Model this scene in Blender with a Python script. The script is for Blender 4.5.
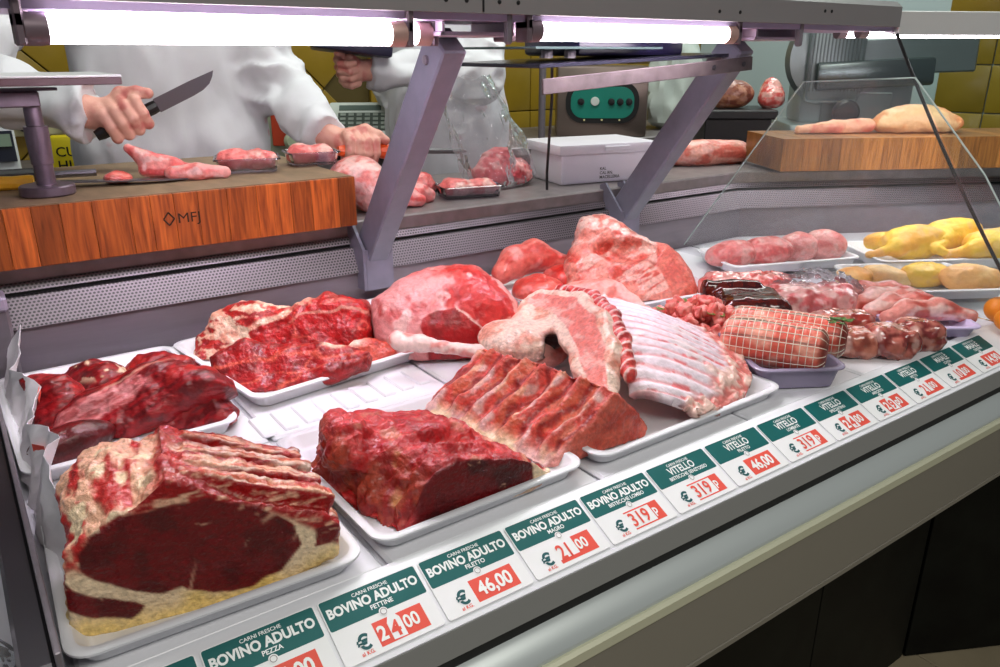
import bpy, bmesh, math, random
import numpy as np
from mathutils import Matrix, Vector
for o in list(bpy.data.objects): bpy.data.objects.remove(o, do_unlink=True)
scene = bpy.context.scene
COL = scene.collection
R = math.radians
random.seed(4)
# ------------------------------------------------------------ camera
cam = bpy.data.cameras.new('camera'); cam.sensor_width = 36; cam.lens = 28.08
cam.clip_start = 0.02; cam.clip_end = 60
camo = bpy.data.objects.new('camera', cam); COL.objects.link(camo)
camo.location = (0, 0, 1.25); camo.rotation_euler = (R(90 - 19.812), 0, R(54.724 - 90))
scene.camera = camo
# ------------------------------------------------------------ world and shop lights
w = bpy.data.worlds.new('shop_air'); scene.world = w; w.use_nodes = True
w.node_tree.nodes['Background'].inputs[0].default_value = (.85, .92, 1, 1)
w.node_tree.nodes['Background'].inputs[1].default_value = 0.13
def area(name, loc, sx, sy, e, col, rot=(0, 0, 0)):
    l = bpy.data.lights.new(name, 'AREA'); l.shape = 'RECTANGLE'; l.size = sx; l.size_y = sy
    l.energy = e; l.color = col
    o = bpy.data.objects.new(name, l); COL.objects.link(o); o.location = loc; o.rotation_euler = rot
    return o
area('ceiling_light_staff', (1.1, 1.55, 2.75), 2.2, .5, 30, (.96, 1, .93))
area('ceiling_light_rear', (3.0, 1.9, 2.75), 1.2, .6, 24, (.93, 1, .95))
area('ceiling_light_shop', (.2, -.9, 2.75), 1.8, .6, 36, (1, .97, .9))
vs = scene.view_settings
vs.view_transform = 'Standard'; vs.look = 'None'; vs.gamma = 1; vs.use_curve_mapping = False; vs.exposure = 0.0
TUBE = 22.0
# ------------------------------------------------------------ colour + materials
def s2l(c):
    return tuple((x / 12.92 if x <= .04045 else ((x + .055) / 1.055) ** 2.4) for x in [k / 255 for k in c])
MATS = {}
def mat(name, col=(200, 200, 200), rough=.5, metal=0., var=0., vscale=20., bump=0., bscale=80., stretch=(1, 1, 1), trans=0., emit=None, estr=0., spec=.5, coat=0., alpha=1., attr=None, col2=None, objrand=0.):
    if name in MATS: return MATS[name]
    m = bpy.data.materials.new(name); m.use_nodes = True; MATS[name] = m
    nt = m.node_tree; N = nt.nodes; L = nt.links; b = N['Principled BSDF']
    c = (*s2l(col), 1)
    b.inputs['Base Color'].default_value = c
    b.inputs['Roughness'].default_value = rough; b.inputs['Metallic'].default_value = metal
    b.inputs['Specular IOR Level'].default_value = spec; b.inputs['Coat Weight'].default_value = coat
    b.inputs['Transmission Weight'].default_value = trans; b.inputs['Alpha'].default_value = alpha
    m.diffuse_color = c
    if emit:
        b.inputs['Emission Color'].default_value = (*s2l(emit), 1); b.inputs['Emission Strength'].default_value = estr
    src = None
    if attr:
        a = N.new('ShaderNodeAttribute'); a.attribute_name = attr; src = a.outputs['Color']
    tc = mp = None
    def coords():
        t = N.new('ShaderNodeTexCoord'); mpp = N.new('ShaderNodeMapping'); mpp.inputs['Scale'].default_value = stretch
        L.new(t.outputs['Object'], mpp.inputs['Vector']); return mpp.outputs[0]
    if var or bump: cv = coords()
    if var:
        nz = N.new('ShaderNodeTexNoise'); nz.inputs['Scale'].default_value = vscale; nz.inputs['Detail'].default_value = 5
        L.new(cv, nz.inputs['Vector'])
        mx = N.new('ShaderNodeMix'); mx.data_type = 'RGBA'
        if col2:
            mx.inputs[6].default_value = c; mx.inputs[7].default_value = (*s2l(col2), 1)
            cr = N.new('ShaderNodeMapRange'); cr.inputs[1].default_value = .5 - var / 2; cr.inputs[2].default_value = .5 + var / 2
            L.new(nz.outputs[0], cr.inputs[0]); L.new(cr.outputs[0], mx.inputs[0])
        else:
            mx.blend_type = 'MULTIPLY'; mx.inputs[0].default_value = 1
            if src: L.new(src, mx.inputs[6])
            else: mx.inputs[6].default_value = c
            cr = N.new('ShaderNodeMapRange'); cr.inputs[1].default_value = .25; cr.inputs[2].default_value = .75
            cr.inputs[3].default_value = 1 - var; cr.inputs[4].default_value = 1 + var * .6
            L.new(nz.outputs[0], cr.inputs[0]); L.new(cr.outputs[0], mx.inputs[7])
        src = mx.outputs[2]
    if objrand:
        oi = N.new('ShaderNodeObjectInfo'); mr = N.new('ShaderNodeMapRange')
        mr.inputs[3].default_value = 1 - objrand; mr.inputs[4].default_value = 1 + objrand * .7
        L.new(oi.outputs['Random'], mr.inputs[0])
        mx = N.new('ShaderNodeMix'); mx.data_type = 'RGBA'; mx.blend_type = 'MULTIPLY'; mx.inputs[0].default_value = 1
        if src: L.new(src, mx.inputs[6])
        else: mx.inputs[6].default_value = c
        L.new(mr.outputs[0], mx.inputs[7]); src = mx.outputs[2]
    if src: L.new(src, b.inputs['Base Color'])
    if bump:
        nb = N.new('ShaderNodeTexNoise'); nb.inputs['Scale'].default_value = bscale; nb.inputs['Detail'].default_value = 4
        L.new(cv, nb.inputs['Vector'])
        bp = N.new('ShaderNodeBump'); bp.inputs['Strength'].default_value = bump; bp.inputs['Distance'].default_value = .004
        L.new(nb.outputs[0], bp.inputs['Height']); L.new(bp.outputs[0], b.inputs['Normal'])
    return m
def glass_mat(name, tint=(240, 248, 245), fac=.06, rough=.05, noise=0., bump=0., bscale=30., ior=1.45, milk=0.):
    if name in MATS: return MATS[name]
    m = bpy.data.materials.new(name); m.use_nodes = True; MATS[name] = m
    nt = m.node_tree; N = nt.nodes; L = nt.links; N.clear()
    out = N.new('ShaderNodeOutputMaterial'); mx = N.new('ShaderNodeMixShader')
    tr = N.new('ShaderNodeBsdfTransparent'); tr.inputs[0].default_value = (*s2l(tint), 1)
    gl = N.new('ShaderNodeBsdfGlossy'); gl.inputs['Roughness'].default_value = rough
    fr = N.new('ShaderNodeFresnel'); fr.inputs[0].default_value = ior
    ad = N.new('ShaderNodeMath'); ad.operation = 'ADD'; ad.inputs[1].default_value = fac
    L.new(fr.outputs[0], ad.inputs[0]); L.new(ad.outputs[0], mx.inputs[0])
    L.new(tr.outputs[0], mx.inputs[1]); L.new(gl.outputs[0], mx.inputs[2]); 
    if milk:
        df = N.new('ShaderNodeBsdfDiffuse'); df.inputs[0].default_value = (.9, .9, .92, 1); tl = N.new('ShaderNodeBsdfTranslucent'); tl.inputs[0].default_value = (.9, .9, .92, 1)
        ms = N.new('ShaderNodeMixShader'); ms.inputs[0].default_value = .5; L.new(df.outputs[0], ms.inputs[1]); L.new(tl.outputs[0], ms.inputs[2])
        m3 = N.new('ShaderNodeMixShader'); m3.inputs[0].default_value = milk; L.new(mx.outputs[0], m3.inputs[1]); L.new(ms.outputs[0], m3.inputs[2]); L.new(m3.outputs[0], out.inputs[0])
    else: L.new(mx.outputs[0], out.inputs[0])
    if bump:
        tc = N.new('ShaderNodeTexCoord'); nb = N.new('ShaderNodeTexNoise'); nb.inputs['Scale'].default_value = bscale; nb.inputs['Detail'].default_value = 3
        L.new(tc.outputs['Object'], nb.inputs['Vector'])
        bp = N.new('ShaderNodeBump'); bp.inputs['Strength'].default_value = bump; bp.inputs['Distance'].default_value = .01
        L.new(nb.outputs[0], bp.inputs['Height']); L.new(bp.outputs[0], gl.inputs['Normal']); L.new(bp.outputs[0], fr.inputs['Normal'])
    return m
# ------------------------------------------------------------ mesh helpers
class MB:
    def __init__(s): s.v = []; s.f = []
    def add(s, v, f):
        k = len(s.v); s.v += [tuple(map(float, q)) for q in v]; s.f += [tuple(i + k for i in q) for q in f]; return s
    def box(s, c, d, M=None, bev=0., seg=1):
        bm = bmesh.new(); bmesh.ops.create_cube(bm, size=1)
        for q in bm.verts: q.co = Vector((q.co.x * d[0], q.co.y * d[1], q.co.z * d[2]))
        if bev: bmesh.ops.bevel(bm, geom=bm.edges[:], offset=bev, segments=seg, affect='EDGES', profile=.5)
        bm.verts.index_update()
        MM = M if M is not None else Matrix.Identity(3)
        c = Vector(c)
        s.add([MM @ q.co + c for q in bm.verts], [[q.index for q in f.verts] for f in bm.faces]); bm.free(); return s
    def prism(s, poly, z0, z1, fn=lambda x, y, z: (x, y, z)):
        n = len(poly)
        a = sum(poly[i][0] * poly[(i + 1) % n][1] - poly[(i + 1) % n][0] * poly[i][1] for i in range(n))
        if a < 0: poly = poly[::-1]
        v = [fn(x, y, z0) for x, y in poly] + [fn(x, y, z1) for x, y in poly]
        f = [tuple(range(n))[::-1], tuple(range(n, 2 * n))] + [(i, (i + 1) % n, (i + 1) % n + n, i + n) for i in range(n)]
        return s.add(v, f)
    def tube(s, pts, r, seg=10, caps=True, closed=False):
        pts = [Vector(p) for p in pts]; n = len(pts)
        rr = r if hasattr(r, '__len__') else [r] * n
        up = None; v = []; f = []
        for i, p in enumerate(pts):
            if closed: t = pts[(i + 1) % n] - pts[i - 1]
            else: t = pts[min(i + 1, n - 1)] - pts[max(i - 1, 0)]
            t.normalize()
            if up is None:
                up = Vector((0, 0, 1)) if abs(t.z) < .9 else Vector((1, 0, 0))
            a = t.cross(up).normalized(); up = a.cross(t).normalized()
            for k in range(seg):
                q = 2 * math.pi * k / seg
                v.append(p + (a * math.cos(q) + up * math.sin(q)) * rr[i])
        m = n if closed else n - 1
        for i in range(m):
            j = (i + 1) % n
            for k in range(seg):
                l = (k + 1) % seg
                f.append((i * seg + k, i * seg + l, j * seg + l, j * seg + k))
        if caps and not closed:
            f.append(tuple(range(seg))[::-1]); f.append(tuple((n - 1) * seg + k for k in range(seg)))
        return s.add(v, f)
    def lathe(s, prof, c=(0, 0, 0), seg=24, M=None):
        v = []; f = []; n = len(prof); MM = M if M is not None else Matrix.Identity(3)
        for r, z in prof:
            for k in range(seg):
                a = 2 * math.pi * k / seg; v.append(MM @ Vector((r * math.cos(a), r * math.sin(a), z)) + Vector(c))
        for i in range(n - 1):
            for k in range(seg):
                l = (k + 1) % seg; f.append((i * seg + k, i * seg + l, (i + 1) * seg + l, (i + 1) * seg + k))
        f.append(tuple(range(seg))[::-1]); f.append(tuple((n - 1) * seg + k for k in range(seg)))
        return s.add(v, f)
    def grid(s, P, thick=0.):
        # P[i][j] surface points; closed slab when thick
        P = np.array(P, float); a, b = P.shape[:2]
        f = [(i * b + j, (i + 1) * b + j, (i + 1) * b + j + 1, i * b + j + 1) for i in range(a - 1) for j in range(b - 1)]
        if not thick: return s.add(P.reshape(-1, 3), f)
        du = np.gradient(P, axis=0); dv = np.gradient(P, axis=1); n = np.cross(du, dv); n /= np.linalg.norm(n, axis=2, keepdims=True) + 1e-12
        Q = P - n * thick; o = a * b
        g = [tuple(o + i for i in q[::-1]) for q in f]
        rim = [i * b for i in range(a)] + [(a - 1) * b + j for j in range(1, b)] + [i * b + b - 1 for i in range(a - 2, -1, -1)] + [j for j in range(b - 2, 0, -1)]
        h = [(rim[(i + 1) % len(rim)], rim[i], rim[i] + o, rim[(i + 1) % len(rim)] + o) for i in range(len(rim))]
        return s.add(list(P.reshape(-1, 3)) + list(Q.reshape(-1, 3)), f + g + h)
def tags(o, label=None, cat=None, group=None, kind=None):
    if label: o['label'] = label
    if cat: o['category'] = cat
    if group: o['group'] = group
    if kind: o['kind'] = kind
    return o
def thing(name, loc, label, cat, group=None, kind=None):
    o = bpy.data.objects.new(name, None); COL.objects.link(o); o.location = loc; o.empty_display_size = .05
    return tags(o, label, cat, group, kind)
def rootloc(p):
    l = Vector((0, 0, 0))
    while p is not None: l += p.location; p = p.parent
    return l
def link(name, me, m, parent=None, loc=None):
    if m is not None: me.materials.append(m)
    o = bpy.data.objects.new(name, me); COL.objects.link(o)
    if parent is not None: o.parent = parent
    if loc is not None: o.location = loc
    return o
def build(name, mb, m, parent=None, loc=None, smooth=26.5, **tg):
    """mb holds world coordinates; a part is stored relative to its thing, a single-mesh thing relative to loc"""
    off = rootloc(parent) if parent is not None else Vector(loc if loc is not None else (0, 0, 0))
    me = bpy.data.meshes.new(name); me.from_pydata([(x - off.x, y - off.y, z - off.z) for x, y, z in mb.v], [], mb.f)
    me.update()
    if smooth:
        me.polygons.foreach_set('use_smooth', [True] * len(me.polygons))
        me.set_sharp_from_angle(angle=R(smooth))
    o = link(name, me, m, parent, None if parent is not None else off)
    return tags(o, **tg)
def rotz(a): return Matrix.Rotation(a, 3, 'Z')
def text_mb(txt, size, fn, bold=0., align='LEFT', xs=1.0):
    """lettering as flat polygons, mapped by fn(u, v) -> world"""
    cu = bpy.data.curves.new('t', 'FONT'); cu.body = txt; cu.size = size; cu.align_x = align; cu.offset = bold; cu.resolution_u = 3
    ob = bpy.data.objects.new('t', cu); COL.objects.link(ob)
    bpy.context.view_layer.update()
    me = bpy.data.meshes.new_from_object(ob)
    mb = MB(); mb.add([fn(v.co.x * xs, v.co.y) for v in me.vertices], [tuple(p.vertices) for p in me.polygons])
    bpy.data.objects.remove(ob, do_unlink=True); bpy.data.curves.remove(cu); bpy.data.meshes.remove(me)
    return mb
# ------------------------------------------------------------ noise + implicit surfaces
def vnoise(p, f=1., seed=0):
    q = p * np.float32(f) + np.float32(seed * 7.31 + 100)
    i = np.floor(q); t = (q - i).astype(np.float32); t = t * t * t * (t * (t * 6 - 15) + 10)
    i = i.astype(np.int64)
    def hsh(a, b, c):
        h = (a * 374761393 + b * 668265263 + c * 1440662683 + seed * 974711) & 0xffffffff
        h = ((h ^ (h >> 13)) * 1274126177) & 0xffffffff
        return ((h ^ (h >> 16)) & 0xffffff).astype(np.float32) / 8388607.5 - 1
    x, y, z = i[:, 0], i[:, 1], i[:, 2]; u, v, k = t[:, 0], t[:, 1], t[:, 2]
    def lr(a, b, m): return a + (b - a) * m
    return lr(lr(lr(hsh(x, y, z), hsh(x + 1, y, z), u), lr(hsh(x, y + 1, z), hsh(x + 1, y + 1, z), u), v),
              lr(lr(hsh(x, y, z + 1), hsh(x + 1, y, z + 1), u), lr(hsh(x, y + 1, z + 1), hsh(x + 1, y + 1, z + 1), u), v), k)
def fbm(p, f=1., o=3, seed=0):
    s = 0; a = 1.; n = 0.
    for k in range(o):
        s = s + a * vnoise(p, f, seed + k * 11); n += a; a *= .5; f *= 2.03
    return s / n * 1.6
def st(p, sx, sy, sz): return p * np.array([sx, sy, sz], np.float32)
def ss(a, b, x):
    t = np.clip((x - a) / (b - a), 0, 1); return t * t * (3 - 2 * t)
def ell(p, c, r, yaw=0., pitch=0.):
    q = p - np.array(c, np.float32)
    if yaw or pitch:
        M = np.array(Matrix.Rotation(yaw, 3, 'Z') @ Matrix.Rotation(pitch, 3, 'Y'), np.float32); q = q @ M
    r = np.array(r, np.float32); k0 = np.linalg.norm(q / r, axis=1); k1 = np.linalg.norm(q / (r * r), axis=1) + 1e-9
    return k0 * (k0 - 1) / k1
def rbox(p, c, h, r=0., yaw=0., pitch=0.):
    q = p - np.array(c, np.float32)
    if yaw or pitch:
        M = np.array(Matrix.Rotation(yaw, 3, 'Z') @ Matrix.Rotation(pitch, 3, 'Y'), np.float32); q = q @ M
    q = np.abs(q) - (np.array(h, np.float32) - r)
    return np.linalg.norm(np.maximum(q, 0), axis=1) + np.minimum(q.max(axis=1), 0) - r
def cap(p, a, b, ra, rb=None):
    rb = ra if rb is None else rb
    a = np.array(a, np.float32); b = np.array(b, np.float32); d = b - a
    t = np.clip(((p - a) @ d) / (d @ d + 1e-12), 0, 1)
    return np.linalg.norm(p - a - t[:, None] * d, axis=1) - (ra + (rb - ra) * t)
def chain(p, pts, rs, k=.0):
    d = None
    for i in range(len(pts) - 1):
        e = cap(p, pts[i], pts[i + 1], rs[i], rs[i + 1]); d = e if d is None else smin(d, e, k) if k else np.minimum(d, e)
    return d
def smin(a, b, k):
    h = np.clip(.5 + .5 * (b - a) / k, 0, 1); return b + (a - b) * h - k * h * (1 - h)
def smax(a, b, k): return -smin(-a, -b, k)
def poly2(x, y, pts):
    """signed distance to a polygon"""
    P = np.array(pts, np.float32); n = len(P)
    d = np.full(x.shape, 1e9, np.float32); s = np.zeros(x.shape, bool)
    for i in range(n):
        a = P[i]; b = P[i - 1]; e = b - a; wx = x - a[0]; wy = y - a[1]
        t = np.clip((wx * e[0] + wy * e[1]) / (e @ e + 1e-12), 0, 1)
        d = np.minimum(d, (wx - e[0] * t) ** 2 + (wy - e[1] * t) ** 2)
        c = ((a[1] > y) != (b[1] > y)) & (x < (b[0] - a[0]) * (y - a[1]) / ((b[1] - a[1]) if b[1] != a[1] else 1e-9) + a[0])
        s ^= c
    d = np.sqrt(d); return np.where(s, -d, d)
def surfnet(sdf, lo, hi, h):
    lo = np.array(lo) - 2 * h; hi = np.array(hi) + 2 * h
    ax = [np.arange(lo[i], hi[i] + h, h, dtype=np.float32) for i in range(3)]
    X, Y, Z = np.meshgrid(*ax, indexing='ij'); sh = X.shape
    V = sdf(np.stack([X.ravel(), Y.ravel(), Z.ravel()], 1)).reshape(sh).astype(np.float32)
    V[0] = V[-1] = 1; V[:, 0] = V[:, -1] = 1; V[:, :, 0] = V[:, :, -1] = 1
    S = V < 0
    c = np.zeros((sh[0] - 1, sh[1] - 1, sh[2] - 1), np.int8)
    for i in (0, 1):
        for j in (0, 1):
            for k in (0, 1): c += S[i:sh[0] - 1 + i, j:sh[1] - 1 + j, k:sh[2] - 1 + k]
    act = np.argwhere((c > 0) & (c < 8)); idm = np.full(c.shape, -1, np.int64); idm[tuple(act.T)] = np.arange(len(act))
    acc = np.zeros((len(act), 3), np.float32); cnt = np.zeros(len(act), np.float32)
    for d in range(3):
        o = [q for q in range(3) if q != d]
        for a in (0, 1):
            for b in (0, 1):
                i0 = act.copy(); i0[:, o[0]] += a; i0[:, o[1]] += b; i1 = i0.copy(); i1[:, d] += 1
                v0 = V[tuple(i0.T)]; v1 = V[tuple(i1.T)]; m = (v0 < 0) != (v1 < 0)
                t = v0 / np.where(m, v0 - v1, 1); q = i0.astype(np.float32); q[:, d] += t
                acc[m] += q[m]; cnt[m] += 1
    P = acc / cnt[:, None] * h + lo.astype(np.float32)
    F = []
    for d in range(3):
        s0 = [slice(None)] * 3; s1 = [slice(None)] * 3; s0[d] = slice(0, -1); s1[d] = slice(1, None)
        A = S[tuple(s0)]; B = S[tuple(s1)]
        e = np.argwhere(A != B); o = [(d + 1) % 3, (d + 2) % 3]
        flip = ~A[tuple(e.T)]
        e1 = e.copy(); e1[:, o[0]] -= 1; e2 = e1.copy(); e2[:, o[1]] -= 1; e3 = e.copy(); e3[:, o[1]] -= 1
        q = np.stack([idm[tuple(k.T)] for k in (e, e1, e2, e3)], 1)
        q[flip] = q[flip][:, ::-1]; F.append(q)
    return P, np.concatenate(F)
def normals(sdf, P, e):
    g = np.stack([sdf(P + np.eye(3, dtype=np.float32)[k] * e) - sdf(P - np.eye(3, dtype=np.float32)[k] * e) for k in range(3)], 1)
    return g / (np.linalg.norm(g, axis=1, keepdims=True) + 1e-9)
def mesh_np(name, P, F, col=None):
    me = bpy.data.meshes.new(name); n = len(P); m, k = F.shape
    me.vertices.add(n); me.vertices.foreach_set('co', P.astype(np.float32).ravel())
    me.loops.add(m * k); me.loops.foreach_set('vertex_index', F.astype(np.int32).ravel())
    me.polygons.add(m); me.polygons.foreach_set('loop_start', np.arange(0, m * k, k, dtype=np.int32))
    me.polygons.foreach_set('use_smooth', np.ones(m, bool))
    me.update(calc_edges=True)
    if col is not None:
        a = me.color_attributes.new('col', 'FLOAT_COLOR', 'POINT')
        c4 = np.ones((n, 4), np.float32); c4[:, :3] = np.clip(col, 0, 1); a.data.foreach_set('color', c4.ravel())
    return me
def lin(*c): return np.array(s2l(c), np.float32)
def mixc(a, b, t):
    a = np.atleast_2d(a); b = np.atleast_2d(b); return a + (b - a) * t[:, None]
def blob(name, sdf, lo, hi, h, col, m, disp=None, loc=(0, 0, 0), rz=0., parent=None, fit=1, **tg):
    P, F = surfnet(sdf, lo, hi, h)
    n = normals(sdf, P, h * .7)
    for _ in range(fit): P = P - n * np.clip(sdf(P), -h, h)[:, None]
    n = normals(sdf, P, h * .7)
    C = col(P, n) if col is not None else None
    if C is not None and m.name not in ('white_coat', 'skin', 'hair_dark'): C = np.clip(C, 0, 1) ** 1.22
    if disp is not None: P = P + n * disp(P, n)[:, None]
    me = mesh_np(name, P, F, C)
    o = link(name, me, m, parent, None if parent is not None else loc)
    if parent is not None:
        o.location = Vector(loc) - rootloc(parent)
    o.rotation_euler = (0, 0, rz)
    return tags(o, **tg)
# ============================================================ materials
steel = mat('brushed_steel', (128, 121, 128), .4, .4, var=.12, vscale=6, stretch=(1, 12, 12))
steel_d = mat('worn_steel', (138, 130, 130), .42, .45, var=.25, vscale=30)
post_grey = mat('lilac_grey_paint', (120, 119, 134), .42, .15, var=.12, vscale=40)
white_pl = mat('white_plastic', (226, 226, 230), .32)
deck_pl = mat('deck_plastic', (205, 205, 212), .4)
grey_fas = mat('grey_fascia', (138, 138, 135), .45)
black_m = mat('black_rubber', (14, 14, 15), .6)
silver = mat('satin_aluminium', (205, 212, 210), .36, .35)
cream_pl = mat('cream_trim', (205, 205, 178), .45, .1)
panel_m = mat('grey_panel', (150, 145, 134), .5, .1)
header_m = mat('header_aluminium', (150, 146, 146), .45, .2)
header_w = mat('white_header', (222, 222, 220), .4)
dark_st = mat('dark_steel', (66, 64, 68), .4, .7)
card_m = mat('card_white', (236, 236, 236), .45)
teal_m = mat('teal_print', (0, 92, 90), .45)
red_m = mat('price_red', (228, 82, 66), .45)
print_w = mat('print_white', (240, 242, 240), .45)
gtxt_m = mat('dark_teal_ink', (10, 84, 88), .5)
glass = glass_mat('case_glass', (250, 253, 251), .0, .03, ior=1.3, milk=.035)  # milk mixes in diffuse white to stand for the pane's haze and reflection
edge_m = mat('glass_edge', (190, 205, 200), .2)
marble = mat('black_marble', (6, 6, 6), .45, var=.3, vscale=14, col2=(15, 18, 15), spec=.2)
def perf_mat():
    m = bpy.data.materials.new('perforated_steel'); m.use_nodes = True; nt = m.node_tree; N = nt.nodes; L = nt.links; b = N['Principled BSDF']
    tc = N.new('ShaderNodeTexCoord'); sp = N.new('ShaderNodeSeparateXYZ'); L.new(tc.outputs['Object'], sp.inputs[0])
    def mth(op, a, bb=None):
        n = N.new('ShaderNodeMath'); n.operation = op
        for i, q in enumerate((a, bb)):
            if q is None: continue
            if isinstance(q, (int, float)): n.inputs[i].default_value = q
            else: L.new(q, n.inputs[i])
        return n.outputs[0]
    P = .0058
    # along the run (x bent segment also shifts y, so mix a little) and up the strip
    u = mth('DIVIDE', mth('SUBTRACT', sp.outputs[0], mth('MULTIPLY', sp.outputs[1], .0)), P); v = mth('DIVIDE', sp.outputs[2], P * .78)
    row = mth('FLOOR', v); half = mth('MULTIPLY', mth('MODULO', mth('ABSOLUTE', row), 2), .5)
    fu = mth('SUBTRACT', mth('FRACT', mth('ADD', u, half)), .5); fv = mth('SUBTRACT', mth('FRACT', v), .5)
    d = mth('SQRT', mth('ADD', mth('MULTIPLY', fu, fu), mth('MULTIPLY', fv, fv)))
    k = mth('LESS_THAN', d, .33)
    mx = N.new('ShaderNodeMix'); mx.data_type = 'RGBA'; mx.inputs[6].default_value = (*s2l((116, 108, 114)), 1); mx.inputs[7].default_value = (*s2l((22, 18, 22)), 1)
    L.new(k, mx.inputs[0]); L.new(mx.outputs[2], b.inputs['Base Color'])
    L.new(mth('MULTIPLY', mth('SUBTRACT', 1, k), .5), b.inputs['Metallic']); b.inputs['Roughness'].default_value = .38
    return m
perf = perf_mat()
# ============================================================ room
def wood_mat(name, c1, c2, sc):
    m = bpy.data.materials.new(name); m.use_nodes = True; nt = m.node_tree; N = nt.nodes; L = nt.links; b = N['Principled BSDF']
    tc = N.new('ShaderNodeTexCoord'); oi = N.new('ShaderNodeObjectInfo'); mp = N.new('ShaderNodeMapping'); mp.inputs['Scale'].default_value = (1, .12, .07)
    ad = N.new('ShaderNodeVectorMath'); ad.operation = 'ADD'; sc3 = N.new('ShaderNodeVectorMath'); sc3.operation = 'SCALE'; sc3.inputs['Scale'].default_value = 9
    cb = N.new('ShaderNodeCombineXYZ'); L.new(oi.outputs['Random'], cb.inputs[0]); L.new(oi.outputs['Random'], cb.inputs[1])
    L.new(cb.outputs[0], sc3.inputs[0]); L.new(tc.outputs['Object'], ad.inputs[0]); L.new(sc3.outputs[0], ad.inputs[1]); L.new(ad.outputs[0], mp.inputs[0])
    nz = N.new('ShaderNodeTexNoise'); nz.inputs['Scale'].default_value = sc; nz.inputs['Detail'].default_value = 6; nz.inputs['Distortion'].default_value = .8
    L.new(mp.outputs[0], nz.inputs['Vector'])
    mr0 = N.new('ShaderNodeMapRange'); mr0.inputs[1].default_value = .32; mr0.inputs[2].default_value = .68; L.new(nz.outputs[0], mr0.inputs[0])
    mx = N.new('ShaderNodeMix'); mx.data_type = 'RGBA'; mx.inputs[6].default_value = (*s2l(c1), 1); mx.inputs[7].default_value = (*s2l(c2), 1)
    L.new(mr0.outputs[0], mx.inputs[0])
    mr = N.new('ShaderNodeMapRange'); mr.inputs[3].default_value = .55; mr.inputs[4].default_value = 1.25; L.new(oi.outputs['Random'], mr.inputs[0])
    m2 = N.new('ShaderNodeMix'); m2.data_type = 'RGBA'; m2.blend_type = 'MULTIPLY'; m2.inputs[0].default_value = 1
    L.new(mx.outputs[2], m2.inputs[6]); L.new(mr.outputs[0], m2.inputs[7]); L.new(m2.outputs[2], b.inputs['Base Color'])
    b.inputs['Roughness'].default_value = .4
    return m
floor_m = mat('floor_tile', (150, 138, 112), .5, var=.15, vscale=8)
grout = mat('grout', (84, 70, 26), .8)
tile_m = mat('ochre_tile', (150, 122, 34), .3, var=.22, vscale=5, objrand=.18)
pale_wall = mat('pale_wall_paint', (172, 188, 188), .6)
base = MB().box((2, 1.2, -.03), (8, 7, .04)); flo = build('floor', base, mat('floor_joint', (90, 82, 66), .8), None, (2, 1.2, 0), kind='structure')
fm = MB().box((0, 0, 0), (.298, .298, .02), bev=.002)
fme = bpy.data.meshes.new('floor_tile'); fme.from_pydata(fm.v, [], fm.f); fme.materials.append(floor_m)
for i in range(14):
    for j in range(7):
        o = bpy.data.objects.new('floor_tile', fme); COL.objects.link(o); o.parent = flo
        o.location = (-.4 + i * .3 - 2, -1 + j * .3 - 1.2, -.011)
WY = 2.95
wl = build('wall_back', MB().box((1.6, WY + .06, 1.4), (4.4, .1, 2.8)), grout, None, (1.6, WY + .06, 0), kind='structure')
tm = MB().box((0, 0, 0), (.196, .02, .196), bev=.004, seg=2); tme = bpy.data.meshes.new('tile'); tme.from_pydata(tm.v, [], tm.f); tme.materials.append(tile_m)
tme.polygons.foreach_set('use_smooth', [True] * len(tme.polygons)); tme.set_sharp_from_angle(angle=R(40))
def put_tile(parent, x, y, z, rz=0., ry=0., sx=1., sz=1.):
    o = bpy.data.objects.new('tile', tme); COL.objects.link(o); o.parent = parent
    pl = rootloc(parent); o.location = (x - pl.x, y - pl.y, z - pl.z); o.rotation_euler = (0, ry, rz); o.scale = (sx, 1, sz); return o
for i in range(12):                               # straight courses on the right half
    for j in range(6): put_tile(wl, 1.55 + i * .2, WY, .70 + j * .2)
for i in range(-7, 8):                            # diagonal courses on the left half
    for j in range(-5, 5):
        x = .55 + (i + j) * .1414 * 1.0; z = 1.12 + (i - j) * .1414
        if -.5 < x < 1.36 and .6 < z < 1.75: put_tile(wl, x, WY, z, ry=R(45))
A = Vector((3.42, 2.9)); dB = Vector((.31, -.95)).normalized(); aB = math.atan2(dB.y, dB.x)
mid = A + dB * 1.4
nb = Vector((dB.y, -dB.x)) * -1
wr = build('wall_right', MB().box((mid.x, mid.y, 1.4), (2.9, .1, 2.8), rotz(aB)), pale_wall, None, (mid.x, mid.y, 0), kind='structure')
for i in range(4):
    for j in range(7):
        p = A + dB * (1.18 + .2 * i) - nb * .06 if False else A + dB * (1.18 + .2 * i)
        n2 = Vector((-abs(dB.y), -dB.x)).normalized()
        q = p + n2 * .055
        put_tile(wr, q.x, q.y, .70 + j * .2, rz=aB)
# rear bench along the back wall
rb = thing('rear_bench', (1.5, 2.6, 0), 'low steel bench running along the tiled back wall', 'bench')
build('worktop', MB().box((1.325, 2.6, .915), (3.35, .62, .03), bev=.004), steel_d, rb)
build('cabinet', MB().box((1.325, 2.62, .47), (3.31, .56, .86), bev=.004), dark_st, rb)
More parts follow.
